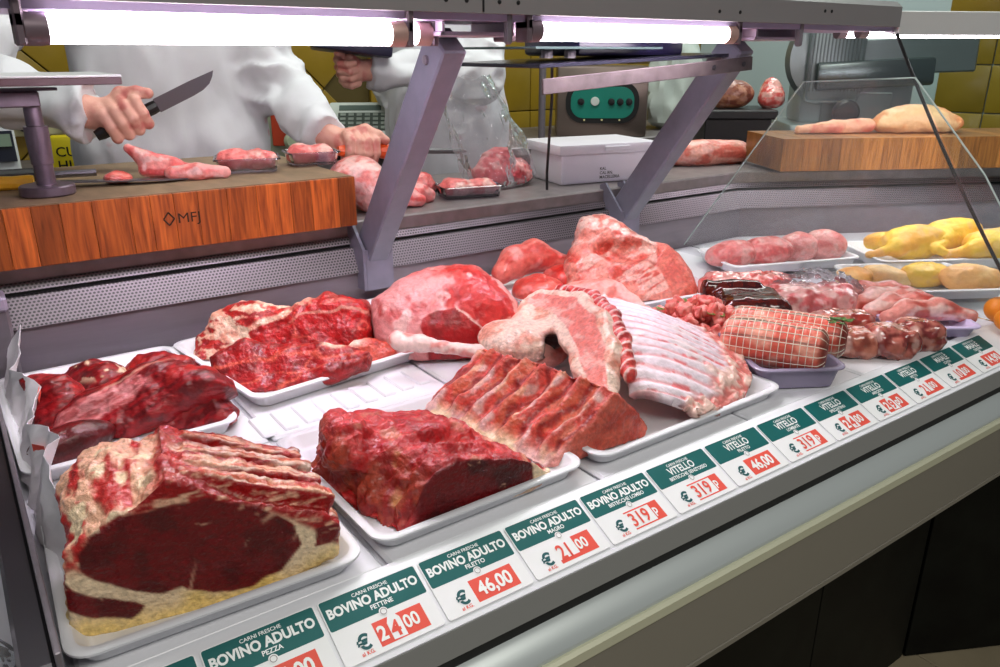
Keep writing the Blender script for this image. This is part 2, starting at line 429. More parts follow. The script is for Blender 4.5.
# ============================================================ the display counter
TH = R(27); T2 = .24; X0 = -.36; LEN = .95
def bend(y): return 1.684 - T2 * (1.31 - y)
def stations(y, seg):
    b = (bend(y), y); s = (X0, y); e = (b[0] + LEN * math.cos(TH), y - LEN * math.sin(TH))
    return {'both': [s, b, e], 1: [s, b], 2: [b, e]}[seg]
def sweep(prof, seg='both', closed=True):
    mb = MB(); n = len(prof); st_ = [stations(y, seg) for y, z in prof]; m = len(st_[0])
    v = [(st_[i][k][0], st_[i][k][1], prof[i][1]) for k in range(m) for i in range(n)]
    f = []
    a = sum(prof[i][0] * prof[(i + 1) % n][1] - prof[(i + 1) % n][0] * prof[i][1] for i in range(n))
    for k in range(m - 1):
        for i in range(n if closed else n - 1):
            j = (i + 1) % n; q = (k * n + i, k * n + j, (k + 1) * n + j, (k + 1) * n + i)
            f.append(q[::-1] if a > 0 else q)
    if closed:
        c0 = tuple(range(n)); c1 = tuple((m - 1) * n + i for i in range(n))
        f += [c0, c1[::-1]] if a > 0 else [c0[::-1], c1]
    return mb.add(v, f)
dc = thing('display_counter', (.7, .95, 0), 'long refrigerated meat display counter with steel back and ticket rail', 'counter')
build('body', sweep([(.56, .57), (.56, .785), (1.29, .785), (1.29, .57)]), dark_st, dc)
build('deck', sweep([(.552, .786), (.552, .793), (1.288, .793), (1.288, .786)]), deck_pl, dc)
build('rear_panel', sweep([(1.29, .79), (1.29, .870), (1.32, .870), (1.32, .79)]), steel, dc)
build('air_grille', sweep([(1.283, .869), (1.303, .912), (1.312, .912), (1.312, .869)]), perf, dc)
build('air_slot', sweep([(1.316, .908), (1.316, .917), (1.33, .917), (1.33, .908)]), black_m, dc)
build('upper_grille', sweep([(1.312, .917), (1.318, .929), (1.34, .929), (1.34, .917)]), perf, dc)
build('worktop', sweep([(1.322, .929), (1.322, .953), (1.325, .956), (1.74, .956), (1.74, .929)]), steel_d, dc)
build('rear_body', sweep([(1.345, .06), (1.345, .928), (1.7, .928), (1.7, .06)]), dark_st, dc)
build('ticket_rail', sweep([(.483, .7665), (.4825, .7695), (.551, .8015), (.559, .8015), (.559, .76), (.5, .755)]), white_pl, dc)
build('rail_fascia', sweep([(.4815, .7685), (.4765, .7430), (.50, .7430), (.50, .764)]), grey_fas, dc)
build('shadow_gap', sweep([(.4790, .722), (.4790, .743), (.56, .743), (.56, .722)]), black_m, dc)
build('bumper', sweep([(.482, .7315), (.474, .7275), (.464, .719), (.457, .7095), (.4555, .7055), (.4575, .702), (.50, .698), (.50, .7315)]), silver, dc, smooth=60)
build('bumper_trim', sweep([(.453, .7045), (.4495, .7015), (.4495, .690), (.453, .685), (.50, .683), (.50, .7045)]), cream_pl, dc)
build('front_panel', sweep([(.4525, .686), (.4555, .668), (.468, .574), (.53, .574), (.53, .686)]), panel_m, dc)
build('bottom_lip', sweep([(.467, .572), (.469, .562), (.53, .562), (.53, .572)]), panel_m, dc)
plin = build('plinth', sweep([(.62, 0), (.62, .57), (1.3, .57), (1.3, 0)]), black_m, dc)
for i in range(5):
    xa = X0 + i * .375; xb = min(xa + .372, bend(.614))
    build('marble_slab', MB().box(((xa + xb) / 2, .616, .285), (xb - xa, .012, .566), bev=.001), marble, plin)
for i in range(2):
    b0 = Vector((bend(.614), .614)); d = Vector((math.cos(TH), -math.sin(TH))); c = b0 + d * (.19 + i * .375)
    build('marble_slab', MB().box((c.x, c.y, .285), (.372, .012, .566), rotz(-TH), bev=.001), marble, plin)
# white deck panels; ribs added in place of tray shadows
xp = [.0, .262, .53, .79, 1.05, 1.31]
for i in range(5):
    build('deck_panel', MB().box(((xp[i] + xp[i + 1]) / 2 + .006, .712, .796), (xp[i + 1] - xp[i] - .006, .305, .008), bev=.003), white_pl, dc)
    x1 = xp[i + 1] + (.0 if i < 4 else .1)
    build('deck_panel', MB().box(((xp[i] + x1) / 2 + .006, 1.075, .796), (x1 - xp[i] - .006, .41, .008), bev=.003), white_pl, dc)
for i in range(9):
    build('shade_rib', MB().box((.27 + i * .030, .905 + i * .004, .8005), (.020, .06, .005), bev=.002), white_pl, dc)
# left end frame
build('end_frame', MB().box((-.014, .915, .815), (.024, .74, .05), bev=.003), dark_st, dc)
build('end_sill', MB().box((.0, .915, .818), (.005, .74, .06), bev=.001), steel, dc)
build('end_upright', MB().box((.018, 1.262, .86), (.04, .045, .13), bev=.004), steel, dc)
build('end_upright_cap', MB().box((.014, 1.258, .922), (.048, .05, .022), bev=.004), mat('lilac_cap', (170, 160, 180), .4, .3), dc)
# overhead canopy
hd = build('canopy', sweep([(.885, 1.297), (.885, 1.333), (.90, 1.343), (1.06, 1.343), (1.06, 1.318), (.897, 1.318), (.897, 1.297)], 1), header_m, dc)
build('canopy_underside', sweep([(.897, 1.2885), (.897, 1.316), (1.05, 1.316), (1.05, 1.2885)], 1), mat('lilac_reflector', (196, 180, 214), .35, .2), dc)
build('canopy', sweep([(.885, 1.282), (.885, 1.325), (1.06, 1.335), (1.06, 1.30)], 2), header_w, dc)
for x in (.545, .575, .625, .655, 1.05, 1.10, 1.33, 1.35):
    build('screw', MB().lathe([(.0028, 0), (.0028, .001), (.0015, .0016)], (x, .885, 1.307 + (.012 if x > 1.2 else .004)), 10, Matrix.Rotation(R(90), 3, 'X')), black_m, dc)
build('canopy_joint', MB().box((.6, .8845, 1.316), (.0022, .002, .035)), black_m, dc)
# posts
def post(x):
    a = Vector((x, 1.302, .885)); b = Vector((x, 1.005, 1.268)); d = (b - a).normalized()
    up = Vector((1, 0, 0)).cross(d).normalized(); M = Matrix((Vector((1, 0, 0)), up, d)).transposed(); M = Matrix(((1, up.x, d.x), (0, up.y, d.y), (0, up.z, d.z)))
    p = build('post', MB().box((a + b) / 2, (.040, .056, (b - a).length), M, bev=.003), post_grey, dc)
    mb = MB().prism([(1.262, .838), (1.318, .838), (1.335, .965), (1.318, .972), (1.262, .914)], x - .030, x - .0245, lambda q, z, k: (k, q, z))
    mb.prism([(1.262, .838), (1.318, .838), (1.335, .965), (1.318, .972), (1.262, .914)], x + .0245, x + .030, lambda q, z, k: (k, q, z))
    mb.box((x, 1.263, .876), (.049, .004, .076)); build('post_bracket', mb, post_grey, p)
    build('top_bracket', MB().box((x, .975, 1.273), (.12, .10, .006), bev=.001).box((x - .055, .975, 1.287), (.004, .10, .03)).box((x + .055, .975, 1.287), (.004, .10, .03)), mat('bracket_plate', (200, 186, 200), .4, .3), p)
    build('hinge_arm', MB().box((x + .03, .90, 1.285), (.008, .014, .05), bev=.003), steel, p)
    build('bolt', MB().lathe([(.007, 0), (.007, .004), (.004, .005)], (x - .0205, 1.03, 1.24), 8, Matrix.Rotation(R(-90), 3, 'Y')), steel, p)
post(.62); post(1.255)
# fluorescent lamps
tube_m = mat('lamp_tube', (255, 255, 255), .3, emit=(255, 244, 252), estr=TUBE)
cap_m = mat('lamp_cap', (196, 160, 150), .4, .3); clip_m = mat('lamp_clip', (120, 104, 112), .45, .3)
def lamp(x0, x1, y, z, label, clips=()):
    t = thing('fluorescent_lamp', (x0, y, z), label, 'lamp', 'fluorescent lamps under the canopy')
    build('tube', MB().tube([(x0, y, z), (x1, y, z)], .0135, 18), tube_m, t)
    build('end_cap', MB().tube([(x0 - .016, y, z), (x0 - .003, y, z), (x0 + .004, y, z)], [.0155, .0155, .0145], 14), clip_m, t)
    build('end_cap', MB().tube([(x1 - .004, y, z), (x1 + .003, y, z), (x1 + .016, y, z)], [.0145, .0155, .0155], 14), cap_m, t)
    for x in [x0 - .02] + list(clips) + [x1 + .02]:
        build('holder', MB().box((x, y, z + .0175), (.009, .03, .033), bev=.002).box((x, y, z), (.009, .03, .03), bev=.002), clip_m, t)
lamp(.105, .478, .905, 1.271, 'lit fluorescent tube at the far left under the canopy front')
lamp(.115, .545, .958, 1.273, 'lit fluorescent tube behind the far left one, ending at the first slanted post')
lamp(.70, 1.093, .905, 1.278, 'lit fluorescent tube under the canopy front between the two slanted posts')
lamp(.70, 1.150, .958, 1.279, 'lit fluorescent tube behind the right-hand one, ending near the second slanted post')
def lamp2(label, yy):
    b0 = Vector((bend(yy), yy, 1.292)); d = Vector((math.cos(TH), -math.sin(TH), 0)); a = b0 - d * .03; e = b0 + d * .80
    t = thing('fluorescent_lamp', a, label, 'lamp', 'fluorescent lamps under the canopy')
    build('tube', MB().tube([a, e], .0135, 18), tube_m, t)
    for q, k in ((a, -1), (e, 1)): build('end_cap', MB().tube([q - d * .004 * k, q + d * .014 * k], .0155, 14), clip_m, t)
lamp2('lit fluorescent tube under the white canopy of the angled section', .935)
lamp2('added second tube brightening the angled section, behind the front one', .99)  # extra tube added to brighten the trays and steel here
# glass divider and corner pane
gd = thing('glass_divider', (1.5, .9, .80), 'clear trapezoid glass divider standing across the counter before the chicken trays', 'glass')
gp = [(1.284, .802), (1.006, 1.1936), (.7766, 1.207), (.626, 1.051), (.56, .96), (.56, .802)]
build('pane', MB().prism(gp, 1.465, 1.471, lambda y, z, k: (k, y, z)), glass, gd, smooth=0)
for i in (0, 1, 2, 3):
    a, b = gp[i], gp[i + 1]; build('polished_edge', MB().tube([(1.468, *a), (1.468, *b)], .0016, 6), edge_m, gd)
cg = thing('corner_glass', (bend(.5), .5, .8), 'sloping front glass of the angled counter section with dark sealed edge', 'glass')
build('pane', sweep([(.512, .803), (.886, 1.284), (.891, 1.284), (.518, .803)], 2), glass_mat('corner_pane', (244, 250, 248), .0, .03, ior=1.08), cg, smooth=0)
pts = []
for k in range(9):
    t = k / 8; y = .512 + (.886 - .512) * t; z = .803 + .481 * t
    pts.append((bend(y) - .004, y + .012 * math.sin(math.pi * t), z))
build('seal', MB().tube(pts, .0032, 8), black_m, cg)
# ============================================================ price tags
ev = Vector((0, .059, .028)).normalized(); en = Vector((0, -.028, .059)).normalized()
def tagfn(x0, lift):
    o = Vector((x0, .4885, .7725)) + en * (.0008 + lift)
    return lambda u, v: tuple(o + Vector((u, 0, 0)) + ev * v)
def rrect(u0, v0, u1, v1, r=.0, seg=4):
    if not r: return [(u0, v0), (u1, v0), (u1, v1), (u0, v1)]
    out = []
    for cx, cy, a0 in ((u1 - r, v0 + r, -90), (u1 - r, v1 - r, 0), (u0 + r, v1 - r, 90), (u0 + r, v0 + r, 180)):
        for k in range(seg + 1):
            a = R(a0 + 90 * k / seg); out.append((cx + r * math.cos(a), cy + r * math.sin(a)))
    return out
def flat(poly, fn): return MB().add([fn(*p) for p in poly], [tuple(range(len(poly)))])
def price_tag(x0, name, cut, price, style, label):
    W, H = .0955, .064
    t = thing('price_tag', (x0 + W / 2, .516, .785), label, 'price tag', 'price tags along the ticket rail')
    base = Vector((x0, .4885, .7725)) + en * .0003
    build('card', MB().prism(rrect(0, 0, W, H, .003), 0, .0007, lambda u, v, k: tuple(base + Vector((u, 0, 0)) + ev * v + en * k)), card_m, t, smooth=0)
    f1 = tagfn(x0, .0003); f2 = tagfn(x0, .0005); f3 = tagfn(x0, .0007)
    build('band', flat(rrect(.001, .034, W - .001, H - .001, .002), f1), teal_m, t, smooth=0)
    big = len(name) < 9
    def T(pn, s, size, u, v, m, f, bold=0., al='CENTER', xs=1.):
        build(pn, text_mb(s, size, lambda a, b: f(u + a, v + b), bold, al, xs), m, t, smooth=0)
    T('heading', 'CARNI FRESCHE', .0048, W / 2, .0565, print_w, f2, .00008)
    T('product_name', name, .0125 if not big else .0135, W / 2, .0455, print_w, f2, .0005 if not big else .0003, xs=.86 if not big else .82)
    T('cut_name', cut, .0062, W / 2 + .004, .0388, print_w, f2, .00015, xs=.95)
    c = [(W / 2 + .0022 + .0042 * math.cos(k * math.pi / 8), .0335 + .0042 * math.sin(k * math.pi / 8)) for k in range(16)]
    build('round_seal', flat(c, f2), card_m, t, smooth=0)
    ring = MB().tube([f3(W / 2 + .0022 + .0028 * math.cos(k * math.pi / 8), .0335 + .0028 * math.sin(k * math.pi / 8)) for k in range(16)], .0003, 4, closed=True)
    build('seal_ring', ring, mat('seal_grey', (150, 140, 138), .5), t)
    T('euro_sign', '€', .0185, .0225, .0085, gtxt_m, f2, .0006)
    T('unit', 'al KG.', .0048, .0225, .0035, red_m, f2, .0001)
    u0, u1, v0, v1 = .035, .083, .0045, .0275
    if style in ('red', 'patch4', 'patch9'):
        build('price_block', flat(rrect(u0, v0, u1, v1), f1), red_m, t, smooth=0)
    elif style == 'half':
        build('price_block', flat([(u0, v0), (u1, v0), (u1, v1), (.060, v1), (.060, v0 + .004), (u0, v0 + .004)], f1), red_m, t, smooth=0)
    elif style == 'thin':
        build('price_block', flat([(u0 + .002, v0), (u1, v0), (u1, v1), (.070, v1), (.070, v0 + .0016), (u0 + .002, v0 + .0016)], f1), red_m, t, smooth=0)
        build('price_line', flat(rrect(u0, v1 - .0016, .070, v1), f1), red_m, t, smooth=0)
    um = (u0 + u1) / 2; z = .0195; vb = .0095
    if style == 'red': T('price', price, z, um, vb, print_w, f3, .0006, xs=.86)
    elif style == 'half':
        T('price_euros', price[:2], .0225, .0365, .0085, red_m, f3, .0004, 'LEFT', .8); T('price_cents', price[2:], .0165, .0605, .011, print_w, f3, .0004, 'LEFT', .85)
    elif style == 'thin':
        T('price_euros', price[:3], .0225, .0365, .0085, red_m, f3, .0004, 'LEFT', .82); T('price_cents', price[3:], .0155, .0705, .0125, print_w, f3, .0003, 'LEFT', .8)
    elif style in ('patch4', 'patch9'):
        build('sticker', flat([(.0475, .006), (.0605, .0055), (.0605, .0235), (.0565, .0295), (.0515, .0295), (.0475, .022)], f2), card_m, t, smooth=0)
        T('price', price[0], .0185, .0365, .0095, print_w, f3, .0006, 'LEFT', .86)
        T('price_sticker', price[1], .0205, .0485, .008, red_m, f3, .0006, 'LEFT', .86)
        T('price_cents', price[2:], .0175, .0615, .0105, print_w, f3, .0004, 'LEFT', .85)
TAGS = [(-2, 'BOVINO ADULTO', 'POLPA', '24,00', 'red', 'price tag at the lower left edge, only its teal corner showing'),
 (-1, 'BOVINO ADULTO', 'PEZZA', '24,00', 'red', 'teal and white price tag reading BOVINO ADULTO PEZZA'),
 (0, 'BOVINO ADULTO', 'FETTINE', '2400', 'patch4', 'price tag reading BOVINO ADULTO FETTINE with patched 24,00'),
 (1, 'BOVINO ADULTO', 'FILETTO', '46,00', 'red', 'price tag reading BOVINO ADULTO FILETTO at 46,00'),
 (2, 'BOVINO ADULTO', 'MAGRO', '2100', 'half', 'price tag reading BOVINO ADULTO MAGRO at 21,00'),
 (3, 'BOVINO ADULTO', 'BISTECCHE LOMBO', '319p', 'thin', 'price tag reading BOVINO ADULTO BISTECCHE LOMBO'),
 (4, 'VITELLO', "BISTECCHE SENZ'OSSO", '319p', 'thin', "price tag reading VITELLO BISTECCHE SENZ'OSSO"),
 (5, 'VITELLO', 'FILETTO', '46,00', 'red', 'price tag reading VITELLO FILETTO at 46,00'),
 (6, 'VITELLO', 'LOMBATE', '319p', 'thin', 'price tag right of VITELLO FILETTO, with thin-lined 319 price'),
 (7, 'VITELLO', 'SPEZZATINO', '2400', 'patch4', 'price tag between the thin-lined 319 tag and the patched 29 tag'),
 (8, 'VITELLO', 'ARROSTO', '29p0', 'patch9', 'price tag in front of the film-wrapped meat, its 29 price patched by a sticker'),
 (9, 'VITELLO', 'PETTO', '2100', 'half', 'price tag reading VITELLO at 21,00'),
 (10, 'MAIALE', 'LONZA', '1000', 'half', 'price tag reading MAIALE with a white-stickered price, second from right'),
 (11, 'MAIALE', 'COSTINE', '14,90', 'red', 'rightmost price tag, reading MAIALE')]
for k, n, c, p, s, l in TAGS: price_tag(.1912 + .0992 * k, n, c, p, s, l)
# ============================================================ trays
def rring(hx, hy, r, z, seg=6):
    out = []
    for cx, cy, a0 in ((hx - r, -hy + r, -90), (hx - r, hy - r, 0), (-hx + r, hy - r, 90), (-hx + r, -hy + r, 180)):
        for k in range(seg + 1):
            a = R(a0 + 90 * k / seg); out.append((cx + r * math.cos(a), cy + r * math.sin(a), z))
    return out
def tray_mb(w, d, h, rim=.009, r=.022, wall=.012, flute=0):
    rings = [(-wall - .004, 0), (-wall, .002), (-.006, h - .005), (0, h - .003), (0, h - .001), (-.0015, h), (-rim + .001, h), (-rim, h - .001), (-rim - wall + .004, .007), (-rim - wall, .0045)]
    mb = MB(); v = []; f = []; n = 0
    for ins, z in rings:
        q = rring(w / 2 + ins, d / 2 + ins, max(r + ins * .5, .006), z); n = len(q)
        if flute and z < h - .006:
            q = [(x * (1 - .018 * (i % 2)), y * (1 - .018 * (i % 2)), zz) for i, (x, y, zz) in enumerate(q)]
        v += q
    for k in range(len(rings) - 1):
        for i in range(n):
            j = (i + 1) % n; f.append((k * n + i, k * n + j, (k + 1) * n + j, (k + 1) * n + i))
    f.append(tuple(range(n))[::-1]); f.append(tuple((len(rings) - 1) * n + i for i in range(n)))
    return mb.add(v, f)
DZ = .8005
def tray(cx, cy, w, d, h, rz, label, m=None, z=DZ, tilt=0., name='meat_tray', cat='tray', group='white meat trays'):
    mb = tray_mb(w, d, h)
    me = bpy.data.meshes.new(name); me.from_pydata(mb.v, [], mb.f); me.polygons.foreach_set('use_smooth', [True] * len(me.polygons)); me.set_sharp_from_angle(angle=R(50))
    o = link(name, me, m or white_pl, None, (cx, cy, z)); o.rotation_euler = (tilt, 0, rz)
    return tags(o, label, cat, group)
tray(.130, .695, .245, .265, .020, R(-2), 'white plastic tray at the front left under the big rib roast')
tray(.392, .700, .262, .262, .020, R(1), 'white plastic tray under the rough dark beef cut, second from the front left')
tray(.712, .715, .345, .285, .020, R(1), 'wide white plastic tray under the veal rib loin and open rib cage')
tray(.122, 1.062, .238, .328, .022, R(1), 'white plastic tray at the back left holding dark beef muscles')
tray(.398, 1.108, .285, .29, .022, R(8), 'white plastic tray under the red beef chuck at the back')
tray(.672, 1.112, .25, .31, .022, R(3), 'white plastic tray under the large round beef rump')
tray(.92, 1.165, .20, .20, .024, R(0), 'white plastic tray under the small pork fillets at the back')
# ============================================================ meat
def meat_mat(name, var=.22, vs=90., bump=.35, bs=170., rough=.3, stretch=(1, 1, 1), coat=.15):
    return mat(name, (200, 60, 60), rough + .1, 0, var=var, vscale=vs, bump=bump, bscale=bs, stretch=stretch, attr='col', coat=coat, spec=.45)
MT = meat_mat('raw_meat', .34, 170, .7, 220, coat=.25); MTF = meat_mat('raw_meat_fibre', .36, 110, .6, 160, .30, (.3, 1, 1)); MTS = meat_mat('smooth_meat', .22, 120, .35, 180, .27)
SKIN = meat_mat('poultry_skin', .1, 120, .3, 260, .38, coat=.1)
WRAP = meat_mat('film_wrapped_meat', .3, 60, .5, 60, .12, coat=1.)
BEEFD = lin(132, 10, 22); BEEF = lin(176, 26, 30); BEEFL = lin(204, 58, 54); FAT = lin(250, 226, 194); FATY = lin(248, 218, 142); FATP = lin(244, 196, 168)
PINK = lin(232, 138, 128); PINKR = lin(222, 96, 84); MEMB = lin(236, 196, 190); BONE = lin(232, 205, 190); REDB = lin(150, 22, 24); DRK = lin(92, 6, 14)
Z0 = .8055
FL = 'raw meat'
# --- big rib roast with the dark cut face
O1 = [(-.0012, .004), (.0392, -.006), (.0965, -.006), (.1581, .001), (.2131, .018), (.2172, .05), (.2053, .064), (.1807, .073), (.1404, .0925), (.1035, .1165), (.0809, .1305), (.0572, .112), (.0296, .1), (.0131, .092), (.0038, .081), (-.0029, .056), (-.0043, .026)]
E1 = [(.0122, .0729), (.0208, .087), (.0423, .0942), (.0774, .0996), (.1099, .0961), (.151, .0747), (.1764, .0532), (.1793, .0337), (.1632, .0121), (.1314, .0032), (.1048, .0063), (.0855, .0146), (.0819, .0194), (.0688, .0165), (.0453, .0261), (.0238, .0419), (.0119, .0561)]
E1 = [(x, z + .008) for x, z in E1]
L1 = [(x, z + .007) for x, z in [(-.004, .0563), (.0056, .041), (.0193, .0294), (.0516, .0131), (.0395, .0046), (.0163, .0109), (-.006, .0274)]]
R1 = [(.193, .0517), (.222, .052), (.222, .034), (.1899, .0338)]
RIBY = [.026, .062, .098, .134]
def sdf1(p):
    x, y, z = p[:, 0], p[:, 1], p[:, 2]
    d = poly2(x, z + .13 * y, O1)
    d = smax(d, np.maximum(-y, y - .150), .006)
    d = smin(d, ell(p, (.036, .082, .088), (.040, .068, .029)), .014)
    for i, ry in enumerate(RIBY):
        zz = -.13 * ry; d = smin(d, rbox(p, (.150, ry - .004, .094 + zz), (.068 - .003 * i, .0085, .010), .004, R(-2), R(23)), .004)
    return np.maximum(d, -z)
def col1(p, n):
    x, y, z = p[:, 0], p[:, 1], p[:, 2]
    wx = x + .0022 * fbm(p, 50, 2, 3); wz = z + .0022 * fbm(p, 50, 2, 5)
    face = ss(.35, .75, -n[:, 1]) * (y < .02)
    dt = poly2(wx, wz, O1)
    cf = mixc(FAT, FATY, ss(.035, .0, z + .012 * fbm(p, 40, 2, 1)))
    rim = ss(.094, .104, z + (x - .09) ** 2 * 4.5) * (x > .03)
    cf = mixc(cf, mixc(BEEF, FATP, ss(.1, .7, fbm(st(p, 1, 1, 3), 70, 3, 8))), rim)
    cf = mixc(cf, mixc(BEEFL, FATP, ss(-.2, .5, fbm(st(p, 1, 1, 1), 90, 3, 18))), ss(.03, .015, x) * ss(.055, .075, z))
    e = np.minimum(np.minimum(poly2(wx, wz, E1), poly2(wx, wz, L1)), poly2(wx, wz, R1))
    mus = mixc(BEEFD, DRK, ss(-.1, .6, fbm(p, 45, 3, 2)) * .6)
    vein = ss(.10, .02, np.abs(fbm(p, 34, 3, 12))) * ss(.05, .35, fbm(p, 30, 2, 33))
    mus = mixc(mus, FATP * .75, vein * .8)
    div = ss(.0016, .0004, np.abs(wx - .086 - .25 * (wz - .02)) ) * ss(.06, .02, z)
    mus = mixc(mus, FATP * .8, div * .8)
    cf = mixc(cf, mus, ss(.0012, -.0012, e))
    # top: chine at the left, rib rails at the right
    s = fbm(st(p, 1, .45, 1), 75, 4, 21)
    chine = mixc(FATP, BEEFL, ss(-.1, .45, fbm(st(p, 1.6, .35, 1.6), 60, 3, 27)))
    chine = mixc(chine, FAT, ss(.2, .6, fbm(p, 55, 3, 4)))
    dr = np.min(np.abs(y[:, None] + .006 - (np.array(RIBY)[None] - .0)), axis=1)
    rib = mixc(mixc(mixc(FATP, BONE, ss(-.2, .4, fbm(st(p, .3, 1, 1), 120, 2, 7))), lin(206, 108, 74), ss(.0028, .001, dr + .002 * fbm(st(p, .2, 1, 1), 90, 2, 17))), lin(168, 34, 30), ss(.0035, .009, dr + .005 * fbm(st(p, .2, 1, 1), 110, 3, 9)))
    rib = mixc(rib, BEEFL, ss(.25, .6, fbm(p, 60, 3, 31)) * .7)
    top = mixc(chine, rib, ss(.074, .09, x + .01 * fbm(p, 50, 2, 2)))
    ridge = ss(.016, .004, np.abs(x - .083 + .008 * fbm(p, 50, 2, 14)))
    top = mixc(top, mixc(BEEFL, BEEF, ss(-.2, .3, s)), ridge * .75)
    lower = ss(.05, .02, z)
    top = mixc(top, mixc(FATY, FATP, ss(0, .5, s)), lower)
    return mixc(top, cf, face)
def disp1(p, n):
    up = 1 - ss(.35, .75, -n[:, 1]) * (p[:, 1] < .02)
    lf = ss(.095, .075, p[:, 0]); return up * (lf * .0045 * fbm(st(p, 1, .6, 1), 60, 3, 5) + (1 - lf) * .0026 * fbm(st(p, .3, 1, 1), 90, 3, 25) + .0013 * fbm(p, 170, 2, 6)) + .0006 * fbm(p, 90, 2, 8)
blob('rib_roast', sdf1, (-.01, -.004, 0), (.225, .162, .15), .0018, col1, MT, disp1, (.016, .608, Z0 - .002), R(-10.3),
     label='large bone-in beef rib roast with dark red cut face and yellow fat, front left', cat='meat', group='raw meat on trays')
# --- rough dark beef cut, second tray
O2 = [(-.006, -.004), (.0108, .022), (.0266, .049), (.0389, .0605), (.0632, .0636), (.1275, .049), (.1569, .035), (.1788, .014), (.1777, .004), (.1523, -.004), (.0681, -.006)]
M2 = [(-.02, -.006), (.02, .06), (.0418, .075), (.1276, .058), (.153, .040), (.152, .008), (.072, .003), (.064, -.02)]
def sdf2(p):
    x, y, z = p[:, 0], p[:, 1], p[:, 2]
    k = ss(0, .1, y)
    d = poly2(x + .035 * y / .16 + .012 * k * ss(.05, 0, x), z * (1 - .02 * k), O2)
    d = smax(d, np.maximum(-y, y - .165 + .2 * np.maximum(x - .1, 0)), .018 if False else .007)
    d = smin(d, ell(p, (-.012, .115, .055), (.03, .045, .032)), .015)
    d = smax(d, -ell(p, (-.012, .045, .06), (.016, .022, .03)), .01)
    d = smin(d, ell(p, (.045, .09, .052), (.075, .035, .014), R(-8)), .012)
    return np.maximum(d, -z)
def col2(p, n):
    x, y, z = p[:, 0], p[:, 1], p[:, 2]
    s = fbm(st(p, .35, 1, 1), 90, 4, 41); q = fbm(p, 35, 3, 42)
    top = mixc(lin(196, 34, 40), lin(218, 78, 76), ss(-.3, .5, s)); top = mixc(top, FATP, ss(.45, .9, q) * .5); top = mixc(top, lin(168, 24, 32), ss(.2, .7, -q) * .7)
    left = ss(.2, .6, -n[:, 0]) * ss(.05, .01, x)
    brown = mixc(lin(178, 96, 66), lin(150, 40, 36), ss(-.3, .4, fbm(st(p, 1, 1, .3), 80, 3, 43)))
    c = mixc(top, mixc(brown, FATY, ss(.5, .9, q) * .6), left * .7)
    wx = x + .002 * fbm(p, 80, 2, 3); wz = z + .002 * fbm(p, 80, 2, 4)
    face = ss(.4, .7, -n[:, 1]) * (y < .02)
    cf = mixc(mixc(BEEFD, DRK, ss(-.1, .6, q)), FATP * .7, ss(.05, .01, np.abs(fbm(p, 30, 3, 44))) * ss(.2, .6, q) * .7)
    cf = mixc(mixc(FAT, FATP, ss(0, .5, q)), cf, ss(.0012, -.0012, poly2(wx, wz, M2)))
    cf = mixc(cf, top, ss(.018, .004, x) * .8)
    rimr = ss(.14, .165, x); c = mixc(c, FAT, rimr * ss(0, .4, q + .3))
    return mixc(c, cf, face)
def disp2(p, n):
    up = 1 - ss(.4, .7, -n[:, 1]) * (p[:, 1] < .02)
    r = 1 - np.abs(fbm(st(p, .35, 1, 1), 38, 2, 51)) * 2
    lf = ss(.03, -.01, p[:, 0]); return up * (.0050 * r - .003 + .0016 * fbm(p, 130, 2, 52) + lf * .006 * fbm(st(p, 1, 1, .4), 55, 2, 57)) + .0006 * fbm(p, 90, 2, 8)
blob('beef_cut', sdf2, (-.06, -.004, 0), (.185, .172, .10), .0018, col2, MT, disp2, (.300, .586, Z0 - .001), R(-2.6),
     label='rough dark beef block with ragged top and brown left end, second tray from the left', cat='meat', group='raw meat on trays')
# --- veal rib loin
O3 = [(-.0083, .002), (.001, .012), (.0199, .028), (.054, .0455), (.0882, .0755), (.1284, .039), (.1491, .010), (.1426, -.002), (.0778, -.006), (.016, -.004)]
def ribphase(p): return (p[:, 1] + .30 * p[:, 0] - .35 * p[:, 2]) / .0285
def sdf3(p):
    x, y, z = p[:, 0], p[:, 1], p[:, 2]
    d = poly2(x + .045 * y / .2, z * (1 + .12 * ss(.1, .2, y)), O3)
    d = smax(d, np.maximum(-y, y - .222), .010)
    sl = ss(-.7, .0, -(x - .088)) * ss(.008, .03, z)
    return np.maximum(d, -z)
def col3(p, n):
    x, y, z = p[:, 0], p[:, 1], p[:, 2]
    ph = ribphase(p) + .28 * fbm(p, 30, 2, 61); f = ph - np.floor(ph)
    s = fbm(st(p, .4, 1, .4), 90, 3, 62); q = fbm(p, 40, 3, 63)
    c = mixc(lin(222, 92, 80), lin(226, 120, 92), ss(-.3, .4, s))
    memb = ss(.30, .42, f) * ss(.80, .66, f) * ss(-.35, .25, q)
    c = mixc(c, mixc(MEMB, FATP, ss(-.2, .4, s)), memb * .9); c = mixc(c, lin(160, 38, 34), ss(.15, .04, np.minimum(f, 1 - f)) * .9)  # gaps between the ribs: shade put into the colour
    low = ss(.022, .006, z) * (x < .06); c = mixc(c, mixc(FAT, MEMB, ss(-.2, .3, q)), low)
    right = ss(.09, .105, x + .045 * y / .2); c = mixc(c, lin(196, 72, 58), right)
    face = ss(.4, .7, -n[:, 1]) * (y < .03); cf = mixc(lin(222, 118, 98), lin(204, 88, 72), ss(-.3, .5, q))
    cf = mixc(cf, MEMB, ss(.004, .0015, poly2(x, z, O3) + .006) * 0 + ss(.03, .005, x) * .5)
    return mixc(c, cf, face)
